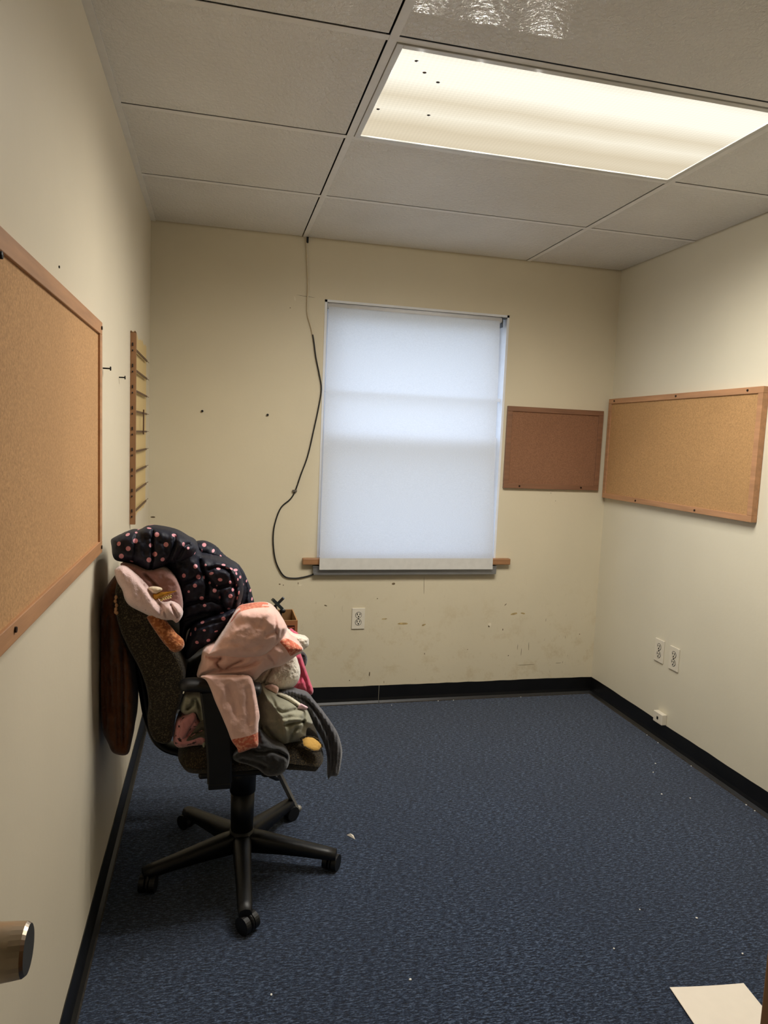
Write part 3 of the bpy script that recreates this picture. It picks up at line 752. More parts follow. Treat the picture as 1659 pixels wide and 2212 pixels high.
# ==================================================================== CLOTHES
def seg_dist(P, L, closed=False):
    """distance and sign of points P (n,2) to polyline L"""
    L = np.asarray(L, float); A = L if closed else L[:-1]; Bq = np.roll(L, -1, 0) if closed else L[1:]
    best = np.full(len(P), 1e9); sgn = np.zeros(len(P)); tt = np.zeros(len(P)); n = len(A)
    for i in range(n):
        d = Bq[i]-A[i]; l2 = max(d@d, 1e-9)
        t = np.clip(((P-A[i])@d)/l2, 0, 1); q2 = A[i]+t[:, None]*d; r = P-q2; dist = np.hypot(r[:, 0], r[:, 1])
        m_ = dist < best; best[m_] = dist[m_]; sgn[m_] = np.sign(d[0]*r[m_, 1]-d[1]*r[m_, 0]); tt[m_] = ((i+t)/n)[m_]
    return best, sgn, tt
def inside(P, L):
    L = np.asarray(L, float); c = np.zeros(len(P), bool); j = len(L)-1
    for i in range(len(L)):
        xi, yi = L[i]; xj, yj = L[j]
        m_ = ((yi > P[:, 1]) != (yj > P[:, 1])) & (P[:, 0] < (xj-xi)*(P[:, 1]-yi)/(yj-yi+1e-12)+xi)
        c ^= m_; j = i
    return c
def dens(L, step):
    out = []
    for i in range(len(L)):
        a, b = np.array(L[i], float), np.array(L[(i+1) % len(L)], float)
        k = max(1, int(round(np.hypot(*(b-a))/step)))
        for t in range(k): out.append(a+(b-a)*t/k)
    return np.array(out)
def smooth2(pts, closed=True, n=5):
    return [(p.x, p.y) for p in crom([Vector((u, v, 0)) for u, v in pts], n, closed)]

def cloth(name, outline, y0, Fr, Bk, w, mats, parent=None, creases=(), dots=(), regions=(), nz=(.004, 40), step=9, tilt=(0, 0), sharp=False, ribs=None, seed=0, minx=.006, bump_fn=None):
    """stuffed / folded cloth: outline in close-up units, mid plane at depth y0, front puffed out by Fr, back by Bk (metres)"""
    O = outline if sharp else smooth2(outline)
    O = dens(O, step); 
    lo, hi = O.min(0), O.max(0)
    rng = np.random.RandomState(seed+3)
    pts = []; r = 0; y = lo[1]
    while y < hi[1]:
        x = lo[0]+(step/2 if r % 2 else 0)
        while x < hi[0]: pts.append((x+rng.uniform(-.12, .12)*step, y+rng.uniform(-.12, .12)*step)); x += step
        y += step*.866; r += 1
    pts = np.array(pts)
    pts = pts[inside(pts, O)]; dd, _, _ = seg_dist(pts, O, True); pts = pts[dd > step*.55]
    loops = []
    for dt in dots:
        u, v, rx = dt[:3]; ry = dt[3] if len(dt) > 3 else rx; an = math.radians(dt[4]) if len(dt) > 4 else 0
        loops.append(np.array([(u+rx*math.cos(a)*math.cos(an)-ry*math.sin(a)*math.sin(an), v+rx*math.cos(a)*math.sin(an)+ry*math.sin(a)*math.cos(an)) for a in np.linspace(0, 2*PI, 13)[:-1]]))
    rl = [dens(smooth2(rg[0], True, 3) if len(rg) < 3 else rg[0], step) for rg in regions]
    for Lq in loops+rl:
        if len(pts):
            dd, _, _ = seg_dist(pts, Lq, True); pts = pts[dd > step*.35]
    V2 = [Vector(p) for p in O]; E2 = [(i, (i+1) % len(O)) for i in range(len(O))]
    for Lq in loops+rl:
        b0 = len(V2); V2 += [Vector(p) for p in Lq]; E2 += [(b0+i, b0+(i+1) % len(Lq)) for i in range(len(Lq))]
    V2 += [Vector(p) for p in pts]
    vs, es, fs, *_ = geometry.delaunay_2d_cdt(V2, E2, [], 0, 1e-4)
    Q = np.array([(v.x, v.y) for v in vs])
    cen_ = np.array([Q[list(f)].mean(0) for f in fs]); keep = inside(cen_, O)
    mi = np.zeros(len(fs), int)
    for rg, Lq in zip(regions, rl): mi[inside(cen_, Lq)] = rg[1]
    for Lq in loops: mi[inside(cen_, Lq)] = 1
    d, _, _ = seg_dist(Q, O, True)
    s = np.clip(d/w, 0, 1); h = np.sqrt(np.clip(1-(1-s)**2, 0, 1)); hb = h.copy()
    z = Fr*h
    fade = np.clip(d/(w*.35), 0, 1)
    for c_ in creases:
        L2, wd, dp = c_[:3]; kind = c_[3] if len(c_) > 3 else 'v'
        L2 = smooth2(L2, False, 5)
        dd, sg, tt = seg_dist(Q, L2)
        endf = np.clip(np.minimum(tt, 1-tt)*5+.35, 0, 1)
        if kind == 'v': z = z-dp*np.exp(-(dd/wd)**2)*fade*endf
        elif kind == 'q': z = z-dp*np.exp(-(dd/wd))*fade
        else:                                   # overlapping fold: one side stands proud
            sd = dd*sg*(1 if kind == 's' else -1)
            z = z+dp*(1/(1+np.exp(-sd/(wd*.16))))*np.exp(-np.maximum(sd, 0)/(wd*3))*fade*endf
    if ribs is not None: z = z+ribs(Q)*fade
    nzv = np.array([noise.fractal(Vector((q2[0]/nz[1], q2[1]/nz[1], seed*7.3)), 1.0, 2.0, 3) for q2 in Q]) if nz[0] else 0
    z = z+nz[0]*nzv*fade
    bm = bmesh.new(); fv, bv = {}, {}
    used = sorted({i for f, k in zip(fs, keep) if k for i in f})
    for i in used:
        u, v = Q[i]; yy = y0+tilt[0]*(u-lo[0])+tilt[1]*(v-lo[1])
        p = c1(u, v, yy); dr_ = (CAM-p).normalized()
        f = p+dr_*max(z[i], -.8*Bk*hb[i]+.001 if d[i] > .5 else 0)
        f.x = max(f.x, minx); fv[i] = bm.verts.new(f)
        if d[i] < .5: bv[i] = fv[i]
        else:
            bpos = p+Vector((0, 1, -.02))*(Bk*hb[i]); bpos.x = max(bpos.x, minx); bv[i] = bm.verts.new(bpos)
    for f, k, m_ in zip(fs, keep, mi):
        if not k: continue
        f = list(f)
        a, b, c = (bm.verts and [fv[i] for i in f])
        try:
            ff = bm.faces.new((a, b, c)); ff.smooth = True; ff.material_index = int(m_)
        except ValueError: pass
        tri = [bv[i] for i in f][::-1]
        if not all(bv[i] is fv[i] for i in f):
            try:
                ff = bm.faces.new(tri); ff.smooth = True; ff.material_index = int(m_)
            except ValueError: pass
    bmesh.ops.recalc_face_normals(bm, faces=bm.faces)
    return mesh_obj(name, bm, mats, parent)

# --- materials of the clothes
m_navy = plain('navy puffer nylon', (20, 23, 38), .58, var=.12, vscale=25, bs=.35, bscale=70, spec=.3)
m_dot = plain('pink dots', (214, 148, 160), .5, var=.05)
m_pink = fabric('blush pink fleece', (243, 200, 188), .9, .04, .2, 260, .5)
m_seam = fabric('darker pink seam', (208, 128, 116), .9, .05)
m_lace = fabric('coral lace trim', (212, 112, 88), .85, .1, .5, 150, .2, c2=(232, 162, 130), c2s=120)
m_sherpa = fabric('cream sherpa', (240, 230, 214), .95, .06, 1.0, 150, .6)
m_hot = fabric('hot pink cloth', (216, 90, 118), .85, .12, .2, 60, .3)
m_sage = fabric('sage sweatpants', (160, 158, 138), .9, .06, .25, 260, .3)
m_olive = fabric('dark olive cloth', (82, 76, 62), .92, .1, .3, 200, .2)
m_grey = fabric('grey rib knit', (92, 92, 97), .9, .1, .4, 200, .3)
m_char = fabric('charcoal cloth', (50, 50, 52), .85, .1, .3, 160, .3)
m_plush = fabric('pale pink plush', (226, 196, 192), .95, .04, .5, 300, .7, c2=(150, 132, 130), c2s=55, c2lo=.70, c2hi=.74)
m_plushd = fabric('plush with painted shade', (150, 112, 106), .95, .1, .4, 120, .4)  # darker copy of the plush colour, shadow painted in
m_gold = plain('gold lame', (196, 148, 62), .3, metal=.8, var=.15, vscale=60)
m_brown = fabric('brown coat cloth', (104, 62, 34), .85, .12, .2, 90, .3)
m_boucle = fabric('rust boucle', (150, 84, 42), .95, .15, 1.0, 130, .4, c2=(190, 124, 76), c2s=130)
m_print = fabric('pink print cloth', (220, 150, 150), .9, .06, .2, 200, .3, c2=(60, 40, 46), c2s=75, c2lo=.58, c2hi=.61)
m_pinkp = fabric('dusty pink panel', (206, 140, 140), .9, .05, .2, 200, .3)
m_tagw = fabric('cream label band', (212, 206, 184), .9, .08, .2, 200, .2, c2=(88, 90, 86), c2s=80, c2lo=.6, c2hi=.63)
m_label = plain('pink white label', (232, 196, 206), .7, var=.05, vscale=80)

# brown coat hanging behind the backrest
coat = thing('brown_coat', 'brown coat hanging down behind the chair back along the left wall', 'coat', (.04, 2.2, .45))
cloth('coat_body', [(185, 330), (130, 380), (70, 480), (44, 620), (38, 900), (40, 1200), (62, 1350), (100, 1440), (135, 1502), (225, 1508), (252, 1400), (268, 1290), (266, 1100), (250, 930), (205, 790), (170, 650), (160, 520), (200, 420)], 2.175, .05, .26, 60, m_brown, coat,
      creases=[([(110, 600), (105, 900), (120, 1250)], 20, .03), ([(190, 800), (200, 1100), (195, 1480)], 16, .03), ([(70, 700), (72, 1000), (90, 1340)], 14, .02), ([(150, 900), (155, 1200), (165, 1500)], 12, .018)], nz=(.012, 60), seed=1)
for i, (u, v) in enumerate(((150, 505), (146, 530), (153, 556), (149, 580), (155, 604), (147, 598))):
    bm = bmesh.new(); ellip(bm, c1(u, v, 2.07), (.0045, .004, .0062), seg=10); mesh_obj('trim_bead', bm, plain('tan beads', (176, 132, 92), .5), coat, True)

# boucle sleeve
bs_ = thing('boucle_sleeve', 'rust brown fuzzy sleeve hanging under the pale pink plush garment', 'garment', c1(480, 740, 2.06))
bm = bmesh.new(); pth = crom([c1(u, v, 2.055) for u, v in ((385, 610), (410, 650), (450, 705), (495, 765), (528, 797), (562, 842))], 6)
n_ = len(pth); tube(bm, pth, [.019+.005*(i/n_) if i < n_-6 else .024*math.sqrt(max(.02, 1-((i-(n_-7))/6.3)**2)) for i in range(n_)], 24)
mesh_obj('sleeve_body', bm, m_boucle, bs_, True)

# pale pink plush garment with gold horn
pl = thing('plush_garment', 'pale pink plush garment with a gold horn draped over the chair back', 'garment', c1(350, 500, 2.05))
cloth('shaded_lobe', [(185, 285), (270, 300), (350, 330), (450, 320), (520, 370), (560, 450), (578, 540), (572, 600), (545, 590), (510, 560), (440, 545), (340, 470), (250, 380), (190, 320)], 2.085, .02, .12, 40, m_plushd, pl, creases=[([(330, 350), (400, 420), (420, 440)], 10, .02)], seed=2)  # back lobe of the plush, its shade put into the colour
cloth('plush_body', [(140, 345), (150, 318), (185, 300), (225, 312), (290, 365), (345, 420), (395, 480), (438, 530), (470, 535), (505, 528), (545, 545), (575, 580), (578, 612), (560, 648), (535, 668), (508, 650), (455, 652), (395, 637), (320, 602), (240, 560), (206, 515), (190, 460), (158, 405)], 2.055, .045, .05, 60, m_plush, pl,
      creases=[([(250, 330), (330, 420), (400, 510), (430, 560), (440, 620)], 12, .016), ([(495, 545), (520, 590), (545, 640)], 9, .016), ([(430, 540), (455, 580), (470, 640)], 9, .012), ([(300, 400), (360, 470), (420, 590)], 12, .008)], nz=(.003, 40), seed=3)
cloth('ear', [(355, 445), (385, 434), (425, 438), (450, 452), (430, 468), (405, 482), (375, 474)], 2.04, .012, .012, 16, fabric('cream plush ear', (226, 208, 180), .9), pl, seed=4)
bm = bmesh.new(); a_, b2 = c1(395, 500, 2.045), c1(537, 464, 2.03); hp = [a_.lerp(b2, i/14) for i in range(15)]
tube(bm, hp, [(.0105*(1-i/14)+.0006)*(1+.12*math.sin(i*2.6)) for i in range(15)], 14); mesh_obj('horn', bm, m_gold, pl, True)
bm = bmesh.new()
for u, v in ((455, 512), (470, 508), (486, 504), (500, 500), (440, 520)): ellip(bm, c1(u, v, 2.045), (.004, .003, .005), seg=8)
mesh_obj('sequins', bm, plain('bright gold', (232, 214, 150), .25, metal=.9), pl)

# polka-dot puffer jacket
pj = thing('puffer_jacket', 'navy puffer jacket with pink polka dots heaped on top of the chair back', 'jacket', c1(600, 400, 2.2))
def d_(L, r=16): return [(u, v, r, r, 0) if len(x) == 2 else x for x in L for u, v in [x[:2]]]
dots_A = d_([(168, 162, 12, 15, 25), (225, 103, 15, 9, -25), (274, 143), (228, 193), (184, 241), (280, 90, 9, 6, 0), (362, 62, 15, 5, 8), (411, 103), (372, 171, 12, 14, 0), (398, 228), (470, 167), (361, 265), (448, 262, 14, 12, -30), (522, 108, 16, 10, 20), (582, 165, 9, 14, 0), (250, 274, 12, 4, 15), (368, 340, 13, 4, -25), (612, 190, 8, 10, 0)])
dots_B = d_([(645, 216, 13, 15, 0), (658, 307, 14, 15, 0), (584, 366, 12, 14, 0), (677, 374, 15, 15, 0), (655, 430, 13, 13, 0), (713, 376, 6, 12, 0), (698, 510, 14, 12, 0), (760, 352, 15, 9, -15), (816, 392, 15, 11, 10), (781, 461, 13, 14, 0), (805, 320, 14, 9, 10), (749, 412, 8, 9, 0), (838, 297, 13, 7, 10), (880, 408, 8, 11, 0), (882, 496, 14, 13, 0), (898, 455, 8, 13, 15), (862, 318, 12, 5, 20), (888, 322, 11, 6, 30), (915, 330, 14, 9, 0), (920, 352, 6, 10, -20), (815, 504, 7, 9, 0), (717, 557, 11, 10, 0), (615, 468, 8, 8, 0), (930, 390, 5, 9, 0), (945, 375, 7, 10, 0), (936, 475, 5, 13, 10), (925, 510, 4, 12, 10), (920, 430, 4, 10, 10), (722, 298, 8, 8, 0), (872, 578, 10, 7, 0), (948, 545, 5, 8, 0), (640, 300-95, 6, 6, 0), (795, 430, 5, 5, 0)])
dots_C = d_([(837, 641, 14, 13, 0), (703, 664, 13, 9, -25), (658, 708, 6, 12, 10), (715, 716, 10, 7, 0), (741, 780, 13, 9, -20), (668, 793, 12, 10, 20), (791, 722, 12, 5, -20), (828, 603, 13, 6, -15), (628, 740, 4, 13, 8)])
dots_D = d_([(714, 169, 14, 13, 0), (772, 207, 9, 13, 25), (820, 240, 5, 9, -25), (700, 205, 5, 10, 0), (960, 425, 7, 12, 10), (985, 400, 4, 10, 15), (1010, 460, 5, 11, 10), (1020, 515, 5, 11, 5), (960, 555, 9, 11, 0), (1008, 555, 5, 9, 0)])
mN = [m_navy, m_dot]
cloth('jacket_back_panel', [(640, 165), (690, 148), (745, 158), (800, 190), (850, 243), (890, 272), (935, 300), (965, 335), (990, 390), (1010, 440), (1025, 500), (1037, 552), (1020, 572), (960, 585), (900, 560), (850, 450), (780, 330), (700, 270), (650, 220)], 2.33, .05, .14, 70, mN, pj, dots=dots_D,
      creases=[([(690, 240), (770, 245), (850, 275)], 9, .018), ([(955, 330), (985, 450), (970, 570)], 9, .015)], nz=(.004, 45), seed=5)
cloth('jacket_hem', [(640, 680), (700, 640), (780, 610), (850, 588), (905, 575), (925, 600), (905, 635), (850, 695), (800, 762), (755, 805), (690, 835), (650, 870), (610, 900), (590, 880), (600, 780)], 2.15, .06, .2, 70, mN, pj, dots=dots_C,
      creases=[([(630, 720), (700, 690), (780, 665), (860, 640)], 10, .014)], nz=(.006, 45), seed=6)
cloth('jacket_body', [(560, 130), (620, 140), (665, 170), (690, 235), (730, 245), (800, 262), (870, 285), (915, 305), (945, 340), (962, 400), (965, 470), (945, 545), (915, 590), (860, 610), (790, 630), (710, 655), (640, 690), (600, 740), (590, 880), (560, 800), (555, 640), (545, 520), (520, 430), (480, 340), (450, 280), (480, 220)], 2.18, .075, .26, 90, mN, pj, dots=dots_B,
      creases=[([(690, 240), (690, 300), (715, 350), (735, 420), (730, 520)], 12, .03), ([(735, 330), (800, 310), (880, 340)], 9, .02), ([(740, 400), (800, 440), (870, 430), (930, 440)], 12, .018), ([(820, 470), (830, 540), (855, 600)], 10, .024), ([(570, 420), (640, 400), (700, 350)], 14, .016), ([(580, 560), (680, 530), (760, 520), (820, 540)], 12, .022), ([(860, 320), (900, 400), (915, 500), (890, 590)], 9, .02), ([(590, 650), (680, 620), (780, 600)], 12, .02)], nz=(.010, 55), seed=7)
cloth('jacket_sleeve', [(118, 136), (150, 116), (190, 98), (235, 82), (283, 82), (320, 62), (365, 53), (430, 60), (490, 72), (545, 90), (600, 122), (640, 152), (665, 190), (640, 240), (590, 270), (530, 285), (480, 292), (440, 318), (400, 344), (365, 348), (320, 325), (270, 298), (210, 282), (150, 268), (128, 235), (122, 185)], 2.12, .062, .2, 75, mN, pj, dots=dots_A,
      creases=[([(388, 58), (384, 150), (386, 250), (370, 345)], 8, .022), ([(285, 82), (270, 150), (275, 220), (250, 290)], 9, .010), ([(530, 90), (524, 170), (500, 240), (460, 300)], 9, .02), ([(640, 160), (590, 180), (560, 230), (520, 280)], 12, .02), ([(300, 80), (330, 120), (380, 130)], 8, .006)], nz=(.006, 50), seed=8)

# dark olive heap at the back of the seat
cloth_o = cloth('olive_sweatshirt', [(600, 920), (680, 860), (800, 800), (950, 720), (1100, 700), (1180, 800), (1150, 950), (1060, 1060), (1050, 1330), (1060, 1440), (900, 1480), (730, 1470), (620, 1400), (590, 1200), (590, 1050)], 2.30, .10, .2, 130, m_olive, None, creases=[([(640, 900), (640, 980), (620, 1060)], 16, .02)], nz=(.012, 90), step=14, seed=9)
tag(cloth_o, 'dark olive sweatshirt stuffed under the pink hoodie beside the chair back', 'sweatshirt')

# hot pink garment behind the cream fleece
hp_ = cloth('pink_shirt', [(1262, 712), (1295, 722), (1322, 748), (1330, 850), (1345, 900), (1366, 965), (1395, 1045), (1413, 1105), (1392, 1132), (1340, 1112), (1285, 1092), (1200, 1040), (1180, 800)], 2.36, .03, .05, 40, m_hot, None,
      creases=[([(1310, 900), (1345, 1000), (1385, 1110)], 10, .014), ([(1325, 960), (1330, 1040), (1300, 1090)], 8, .014)], nz=(.006, 40), seed=10)
tag(hp_, 'hot pink garment sticking out behind the cream sherpa fleece', 'garment')
gs = cloth('grey_sock', [(1325, 850), (1352, 856), (1372, 884), (1374, 915), (1360, 946), (1338, 930), (1322, 890)], 2.39, .025, .03, 22, m_char, None, nz=(.006, 20), step=6, seed=11)
tag(gs, 'small dark grey sock tucked behind the pink and cream clothes', 'sock')

# cream sherpa fleece
sh = thing('sherpa_fleece', 'cream sherpa fleece bundled under the pink hoodie', 'fleece', c1(1200, 1000, 2.25))
rb = lambda k: (lambda Q: k*np.array([noise.noise(Vector((q2[0]/9, q2[1]/9, 3))) for q2 in Q]))
cloth('fleece_body', [(1030, 1035), (1080, 990), (1130, 955), (1200, 935), (1290, 880), (1318, 925), (1330, 985), (1315, 1045), (1275, 1085), (1210, 1103), (1150, 1092), (1085, 1082), (1040, 1062)], 2.20, .06, .14, 70, m_sherpa, sh, creases=[([(1080, 1075), (1120, 1010), (1150, 960)], 9, .025)], nz=(.005, 25), ribs=rb(.003), step=7, seed=12)
cloth('fleece_edge', [(1225, 690), (1262, 716), (1300, 745), (1340, 753), (1378, 764), (1384, 790), (1378, 818), (1345, 846), (1320, 870), (1270, 850), (1220, 790)], 2.24, .03, .06, 35, m_sherpa, sh, nz=(.004, 20), ribs=rb(.003), step=7, seed=13)

# sage sweatpants
sw = thing('sweatpants', 'crumpled sage green sweatpants on the chair seat', 'trousers', c1(1200, 1280, 2.15))
cloth('trouser_body', [(1060, 1125), (1085, 1080), (1125, 1098), (1190, 1130), (1255, 1155), (1320, 1200), (1370, 1228), (1400, 1285), (1406, 1315), (1372, 1348), (1362, 1392), (1330, 1422), (1280, 1437), (1212, 1456), (1155, 1432), (1100, 1395), (1066, 1335), (1055, 1240), (1052, 1170)], 2.12, .075, .22, 90, m_sage, sw,
      creases=[([(1085, 1100), (1125, 1170), (1165, 1220), (1200, 1270), (1225, 1340), (1235, 1410)], 12, .028, 'n'), ([(1110, 1100), (1150, 1160), (1190, 1230), (1260, 1235), (1330, 1210)], 11, .014), ([(1225, 1325), (1290, 1310), (1365, 1298)], 8, .026), ([(1215, 1290), (1290, 1280), (1360, 1290)], 9, .012, 's'), ([(1370, 1345), (1350, 1300), (1362, 1240)], 10, .018), ([(1100, 1330), (1150, 1400), (1215, 1450)], 14, .02), ([(1255, 1440), (1280, 1380), (1310, 1330)], 10, .018)], nz=(.006, 45), step=8, seed=14)
cloth('print_band', [(1180, 1126), (1215, 1122), (1262, 1140), (1310, 1170), (1345, 1198), (1330, 1215), (1290, 1195), (1240, 1165)], 2.10, .018, .02, 14, m_tagw, sw, nz=(.001, 20), step=6, seed=15)
cloth('sewn_label', [(1335, 1183), (1380, 1208), (1368, 1228), (1310, 1217), (1318, 1195)], 2.085, .008, .01, 10, m_label, sw, nz=(.001, 20), step=6, sharp=True, seed=16)
cloth('trouser_leg', [(585, 1135), (620, 1125), (690, 1130), (728, 1190), (738, 1300), (738, 1400), (722, 1475), (700, 1460), (690, 1350), (660, 1260), (600, 1258), (562, 1232), (560, 1200)], 2.12, .04, .12, 40, m_sage, sw, creases=[([(600, 1225), (640, 1190), (650, 1160)], 9, .025), ([(665, 1150), (690, 1230), (700, 1330)], 10, .02)], nz=(.005, 40), seed=17)
tb_ = cloth('pink_towel', [(1100, 1085), (1112, 1072), (1150, 1066), (1190, 1083), (1178, 1122), (1140, 1108)], 2.13, .015, .02, 14, m_pink, None, nz=(.002, 20), step=6, seed=18)
tag(tb_, 'small blush pink cloth poking out between the cream fleece and the sage sweatpants', 'cloth')

# pink printed garment under the arm
pp = thing('print_garment', 'pink garment with dark print hanging under the near chair arm', 'garment', c1(620, 1380, 2.1))
cloth('garment_body', [(535, 1292), (580, 1262), (640, 1246), (690, 1300), (735, 1340), (738, 1420), (712, 1448), (640, 1455), (560, 1468), (525, 1448), (514, 1410), (522, 1345)], 2.115, .035, .12, 40, m_print, pp, creases=[([(600, 1400), (660, 1350), (720, 1330)], 12, .02)], nz=(.006, 40), seed=19)
cloth('plain_panel', [(562, 1300), (605, 1262), (650, 1244), (666, 1282), (630, 1340), (600, 1392), (572, 1412), (552, 1390), (556, 1340)], 2.085, .014, .02, 20, m_pinkp, pp, nz=(.002, 30), seed=20)
cloth('olive_facing', [(600, 1420), (650, 1355), (680, 1310), (735, 1290), (738, 1400), (680, 1405), (640, 1420)], 2.085, .016, .02, 20, m_olive, pp, creases=[([(620, 1400), (670, 1370), (735, 1340)], 8, .016)], nz=(.003, 30), seed=21)

# grey ribbed scarf over the front edge
ribf = lambda Q: .0035*np.sin((Q[:, 0]-.30*Q[:, 1]+.00042*(Q[:, 1]-1100)**2)*.32)
sc_ = cloth('knit_scarf', [(1190, 1125), (1225, 1098), (1270, 1094), (1330, 1110), (1388, 1130), (1432, 1182), (1482, 1242), (1532, 1312), (1572, 1382), (1597, 1480), (1590, 1560), (1570, 1642), (1526, 1650), (1506, 1666), (1505, 1560), (1492, 1480), (1462, 1402), (1422, 1335), (1396, 1270), (1372, 1222), (1300, 1165)], 2.17, .035, .07, 45, m_grey, None, creases=[([(1250, 1115), (1380, 1180), (1480, 1330), (1530, 1480), (1535, 1640)], 10, .016), ([(1330, 1130), (1430, 1230), (1530, 1400), (1560, 1600)], 9, .012)], nz=(.003, 40), ribs=ribf, step=7, seed=22)
tag(sc_, 'dark grey ribbed knit scarf hanging off the front edge of the chair seat', 'scarf')

# charcoal garment at the bottom
cg = cloth('charcoal_trousers', [(895, 1530), (930, 1490), (1000, 1450), (1056, 1415), (1062, 1340), (1105, 1395), (1160, 1440), (1222, 1462), (1256, 1500), (1260, 1548), (1242, 1602), (1195, 1642), (1120, 1650), (1060, 1605), (990, 1575), (930, 1560)], 2.045, .045, .09, 60, m_char, None, creases=[([(1010, 1480), (1080, 1500), (1150, 1490), (1240, 1520)], 12, .018), ([(940, 1540), (1040, 1560), (1130, 1600)], 14, .016), ([(1180, 1490), (1240, 1530), (1250, 1580)], 10, .014)], nz=(.006, 40), seed=23)
tag(cg, 'charcoal trousers bunched over the near edge of the chair seat below the pink sleeve', 'trousers')

# pink hoodie
hd = thing('pink_hoodie', 'blush pink fleece hoodie with coral lace trim draped over the chair arm', 'hoodie', c1(1000, 950, 2.1))
mP = [m_pink, m_lace, m_seam]
cloth('hoodie_body', [(750, 812), (720, 830), (700, 860), (690, 930), (668, 990), (676, 1018), (720, 1022), (860, 1022), (990, 1030), (1040, 1035), (1090, 985), (1150, 957), (1200, 946), (1250, 917), (1300, 882), (1347, 842), (1330, 808), (1290, 778), (1245, 738), (1100, 740), (900, 770)], 2.10, .065, .16, 70, mP, hd,
      creases=[([(720, 880), (780, 895), (835, 892)], 9, .02), ([(830, 893), (792, 930), (832, 968)], 9, .022), ([(700, 1000), (780, 980), (880, 965), (960, 955), (1060, 920)], 11, .02), ([(850, 962), (900, 935), (965, 905)], 8, .022), ([(1130, 880), (1160, 920), (1150, 955)], 12, .010), ([(1185, 940), (1250, 905), (1330, 848)], 6, .007)],
      regions=[([(1200, 788), (1238, 768), (1290, 790), (1338, 828), (1335, 845), (1300, 862), (1268, 880), (1245, 845), (1218, 812)], 1)], nz=(.005, 50), step=8, seed=24)
cloth('hood', [(928, 592), (985, 572), (1060, 560), (1125, 560), (1165, 576), (1205, 620), (1235, 672), (1246, 708), (1222, 760), (1180, 812), (1130, 858), (1085, 884), (1020, 893), (940, 896), (870, 889), (800, 884), (745, 880), (715, 874), (745, 855), (790, 800), (835, 730), (880, 660)], 2.065, .085, .16, 95, mP, hd,
      creases=[([(1165, 580), (1172, 650), (1175, 720), (1178, 770), (1140, 850)], 7, .010), ([(780, 850), (900, 800), (1000, 830), (1100, 800)], 26, .012), ([(900, 690), (1000, 660), (1100, 700)], 30, .008), ([(1190, 600), (1215, 680), (1205, 760)], 9, .008), ([(1100, 760), (1150, 735), (1175, 720)], 14, .012)],
      regions=[([(930, 592), (985, 572), (1060, 560), (1120, 560), (1125, 568), (1050, 572), (985, 584), (935, 604), (895, 655), (880, 664)], 1)], nz=(.004, 60), step=8, seed=25)
cloth('sleeve', [(690, 1015), (720, 1004), (800, 1001), (900, 1003), (985, 1004), (1015, 1018), (1032, 1060), (1044, 1110), (1056, 1180), (1069, 1265), (1062, 1310), (1060, 1375), (1058, 1458), (1015, 1474), (940, 1499), (924, 1470), (890, 1422), (862, 1350), (822, 1255), (782, 1165), (752, 1085), (725, 1035)], 2.005, .022, .022, 34, mP, hd,
      creases=[([(860, 1060), (900, 1150), (930, 1260)], 30, .007), ([(985, 1060), (1000, 1200), (1005, 1330)], 26, .006), ([(1015, 1020), (1036, 1110), (1052, 1210), (1060, 1300)], 5, .006)],
      regions=[([(886, 1420), (960, 1402), (1020, 1385), (1062, 1366), (1064, 1376), (1062, 1462), (1015, 1478), (938, 1504), (920, 1470)], 1)], nz=(.003, 60), step=8, seed=26)

# cardboard box and black plastic things behind the heap
m_card = plain('brown cardboard', (150, 112, 70), .85, var=.06, vscale=25)
m_ink = plain('dark print', (40, 28, 22), .8)
bx_ = thing('cardboard_box', 'small open cardboard box standing at the far side of the chair seat', 'box', (.54, 2.50, .525))
x0, x1, y0_, y1_, z0, z1 = .478, .612, 2.40, 2.56, .545, .815
bm = bmesh.new(); t_b = .004
box(bm, (x0, y0_, z0), (x1, y0_+t_b, z1)); box(bm, (x0, y1_-t_b, z0), (x1, y1_, z1)); box(bm, (x0, y0_+t_b, z0), (x0+t_b, y1_-t_b, z1)); box(bm, (x1-t_b, y0_+t_b, z0), (x1, y1_-t_b, z1)); box(bm, (x0+t_b, y0_+t_b, z0), (x1-t_b, y1_-t_b, z0+t_b))
mesh_obj('box_walls', bm, m_card, bx_)
bm = bmesh.new()
for i in range(6): box(bm, (x1-.050+.001*i, y0_-.0008, z1-.022-.009*i), (x1-.010, y0_+.0003, z1-.019-.009*i))
box(bm, (x1-.012, y0_-.0008, z1-.070), (x1-.010, y0_+.0003, z1-.018)); box(bm, (x1-.052, y0_-.0008, z1-.021), (x1-.010, y0_+.0003, z1-.018))
mesh_obj('printed_lines', bm, m_ink, bx_)
m_teal = plain('dark teal plastic', (30, 42, 44), .35)
bm = bmesh.new()
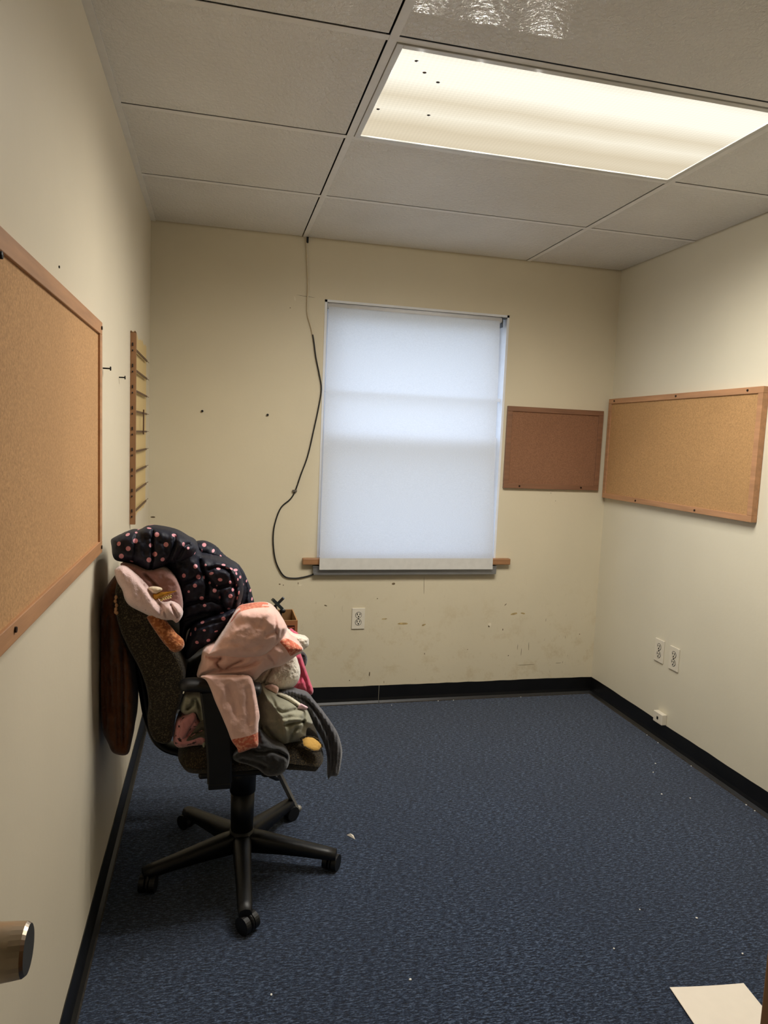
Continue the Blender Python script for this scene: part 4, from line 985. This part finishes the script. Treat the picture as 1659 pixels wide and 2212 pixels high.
def bar(bm, a, b, w_, t):
    a, b = Vector(a), Vector(b); vs = box(bm, (-w_, -t, -.5), (w_, t, .5)); d = b-a
    bmesh.ops.transform(bm, matrix=Matrix.Translation((a+b)/2) @ d.to_track_quat('Z', 'Y').to_matrix().to_4x4() @ Matrix.Diagonal((1, 1, d.length, 1)), verts=vs)
bar(bm, c1(1222, 508, 2.45), c1(1150, 580, 2.46), .006, .005); bar(bm, c1(1152, 518, 2.44), c1(1212, 578, 2.45), .008, .005); bar(bm, c1(1170, 570, 2.455), c1(1180, 700, 2.47), .005, .004)
tag(mesh_obj('plastic_clip', bm, m_teal), 'dark cross-shaped plastic clip sticking out of the cardboard box', 'clip')
bm = bmesh.new(); ellip(bm, c1(1216, 592, 2.46), (.011, .006, .008), seg=16); cyl(bm, c1(1205, 600, 2.46), c1(1200, 720, 2.47), .004, seg=10)
tag(mesh_obj('plastic_spoon', bm, M_wheel, None, True), 'black round-headed plastic stick in the cardboard box below the cross-shaped clip', 'utensil')

# grey metal bar leaning under the seat
bm = bmesh.new(); a_ = on(643, 1752, 2, .002); b2 = on(603, 1671, 1, 2.47)
b3 = b2+(b2-a_)*.75
bar(bm, a_, b3, .009, .006); ellip(bm, a_+Vector((0, 0, .012)), (.016, .014, .012), seg=12)
tag(mesh_obj('metal_bar', bm, plain('grey metal', (150, 146, 138), .45, metal=.4)), 'slim grey metal bar slanting from the carpet up under the chair seat', 'metal bar')

# ------------------------------------------------------------------ daylight
w = bpy.data.worlds.new('sky'); S.world = w; w.use_nodes = True; nt = w.node_tree
bg_ = nt.nodes['Background']; tc = N(nt, 'ShaderNodeTexCoord'); sp = N(nt, 'ShaderNodeSeparateXYZ'); nt.links.new(tc.outputs['Generated'], sp.inputs[0])
nt.links.new(ramp(nt, math_(nt, 'ADD', math_(nt, 'MULTIPLY', sp.outputs['Z'], .5), .5), .47, .56, (.16, .17, .17, 1), (.60, .75, 1.0, 1)), bg_.inputs['Color'])
bg_.inputs['Strength'].default_value = 3.9

S.view_settings.view_transform = 'Standard'; S.view_settings.look = 'None'; S.view_settings.gamma = 1; S.view_settings.exposure = 0.2
S.view_settings.use_curve_mapping = False
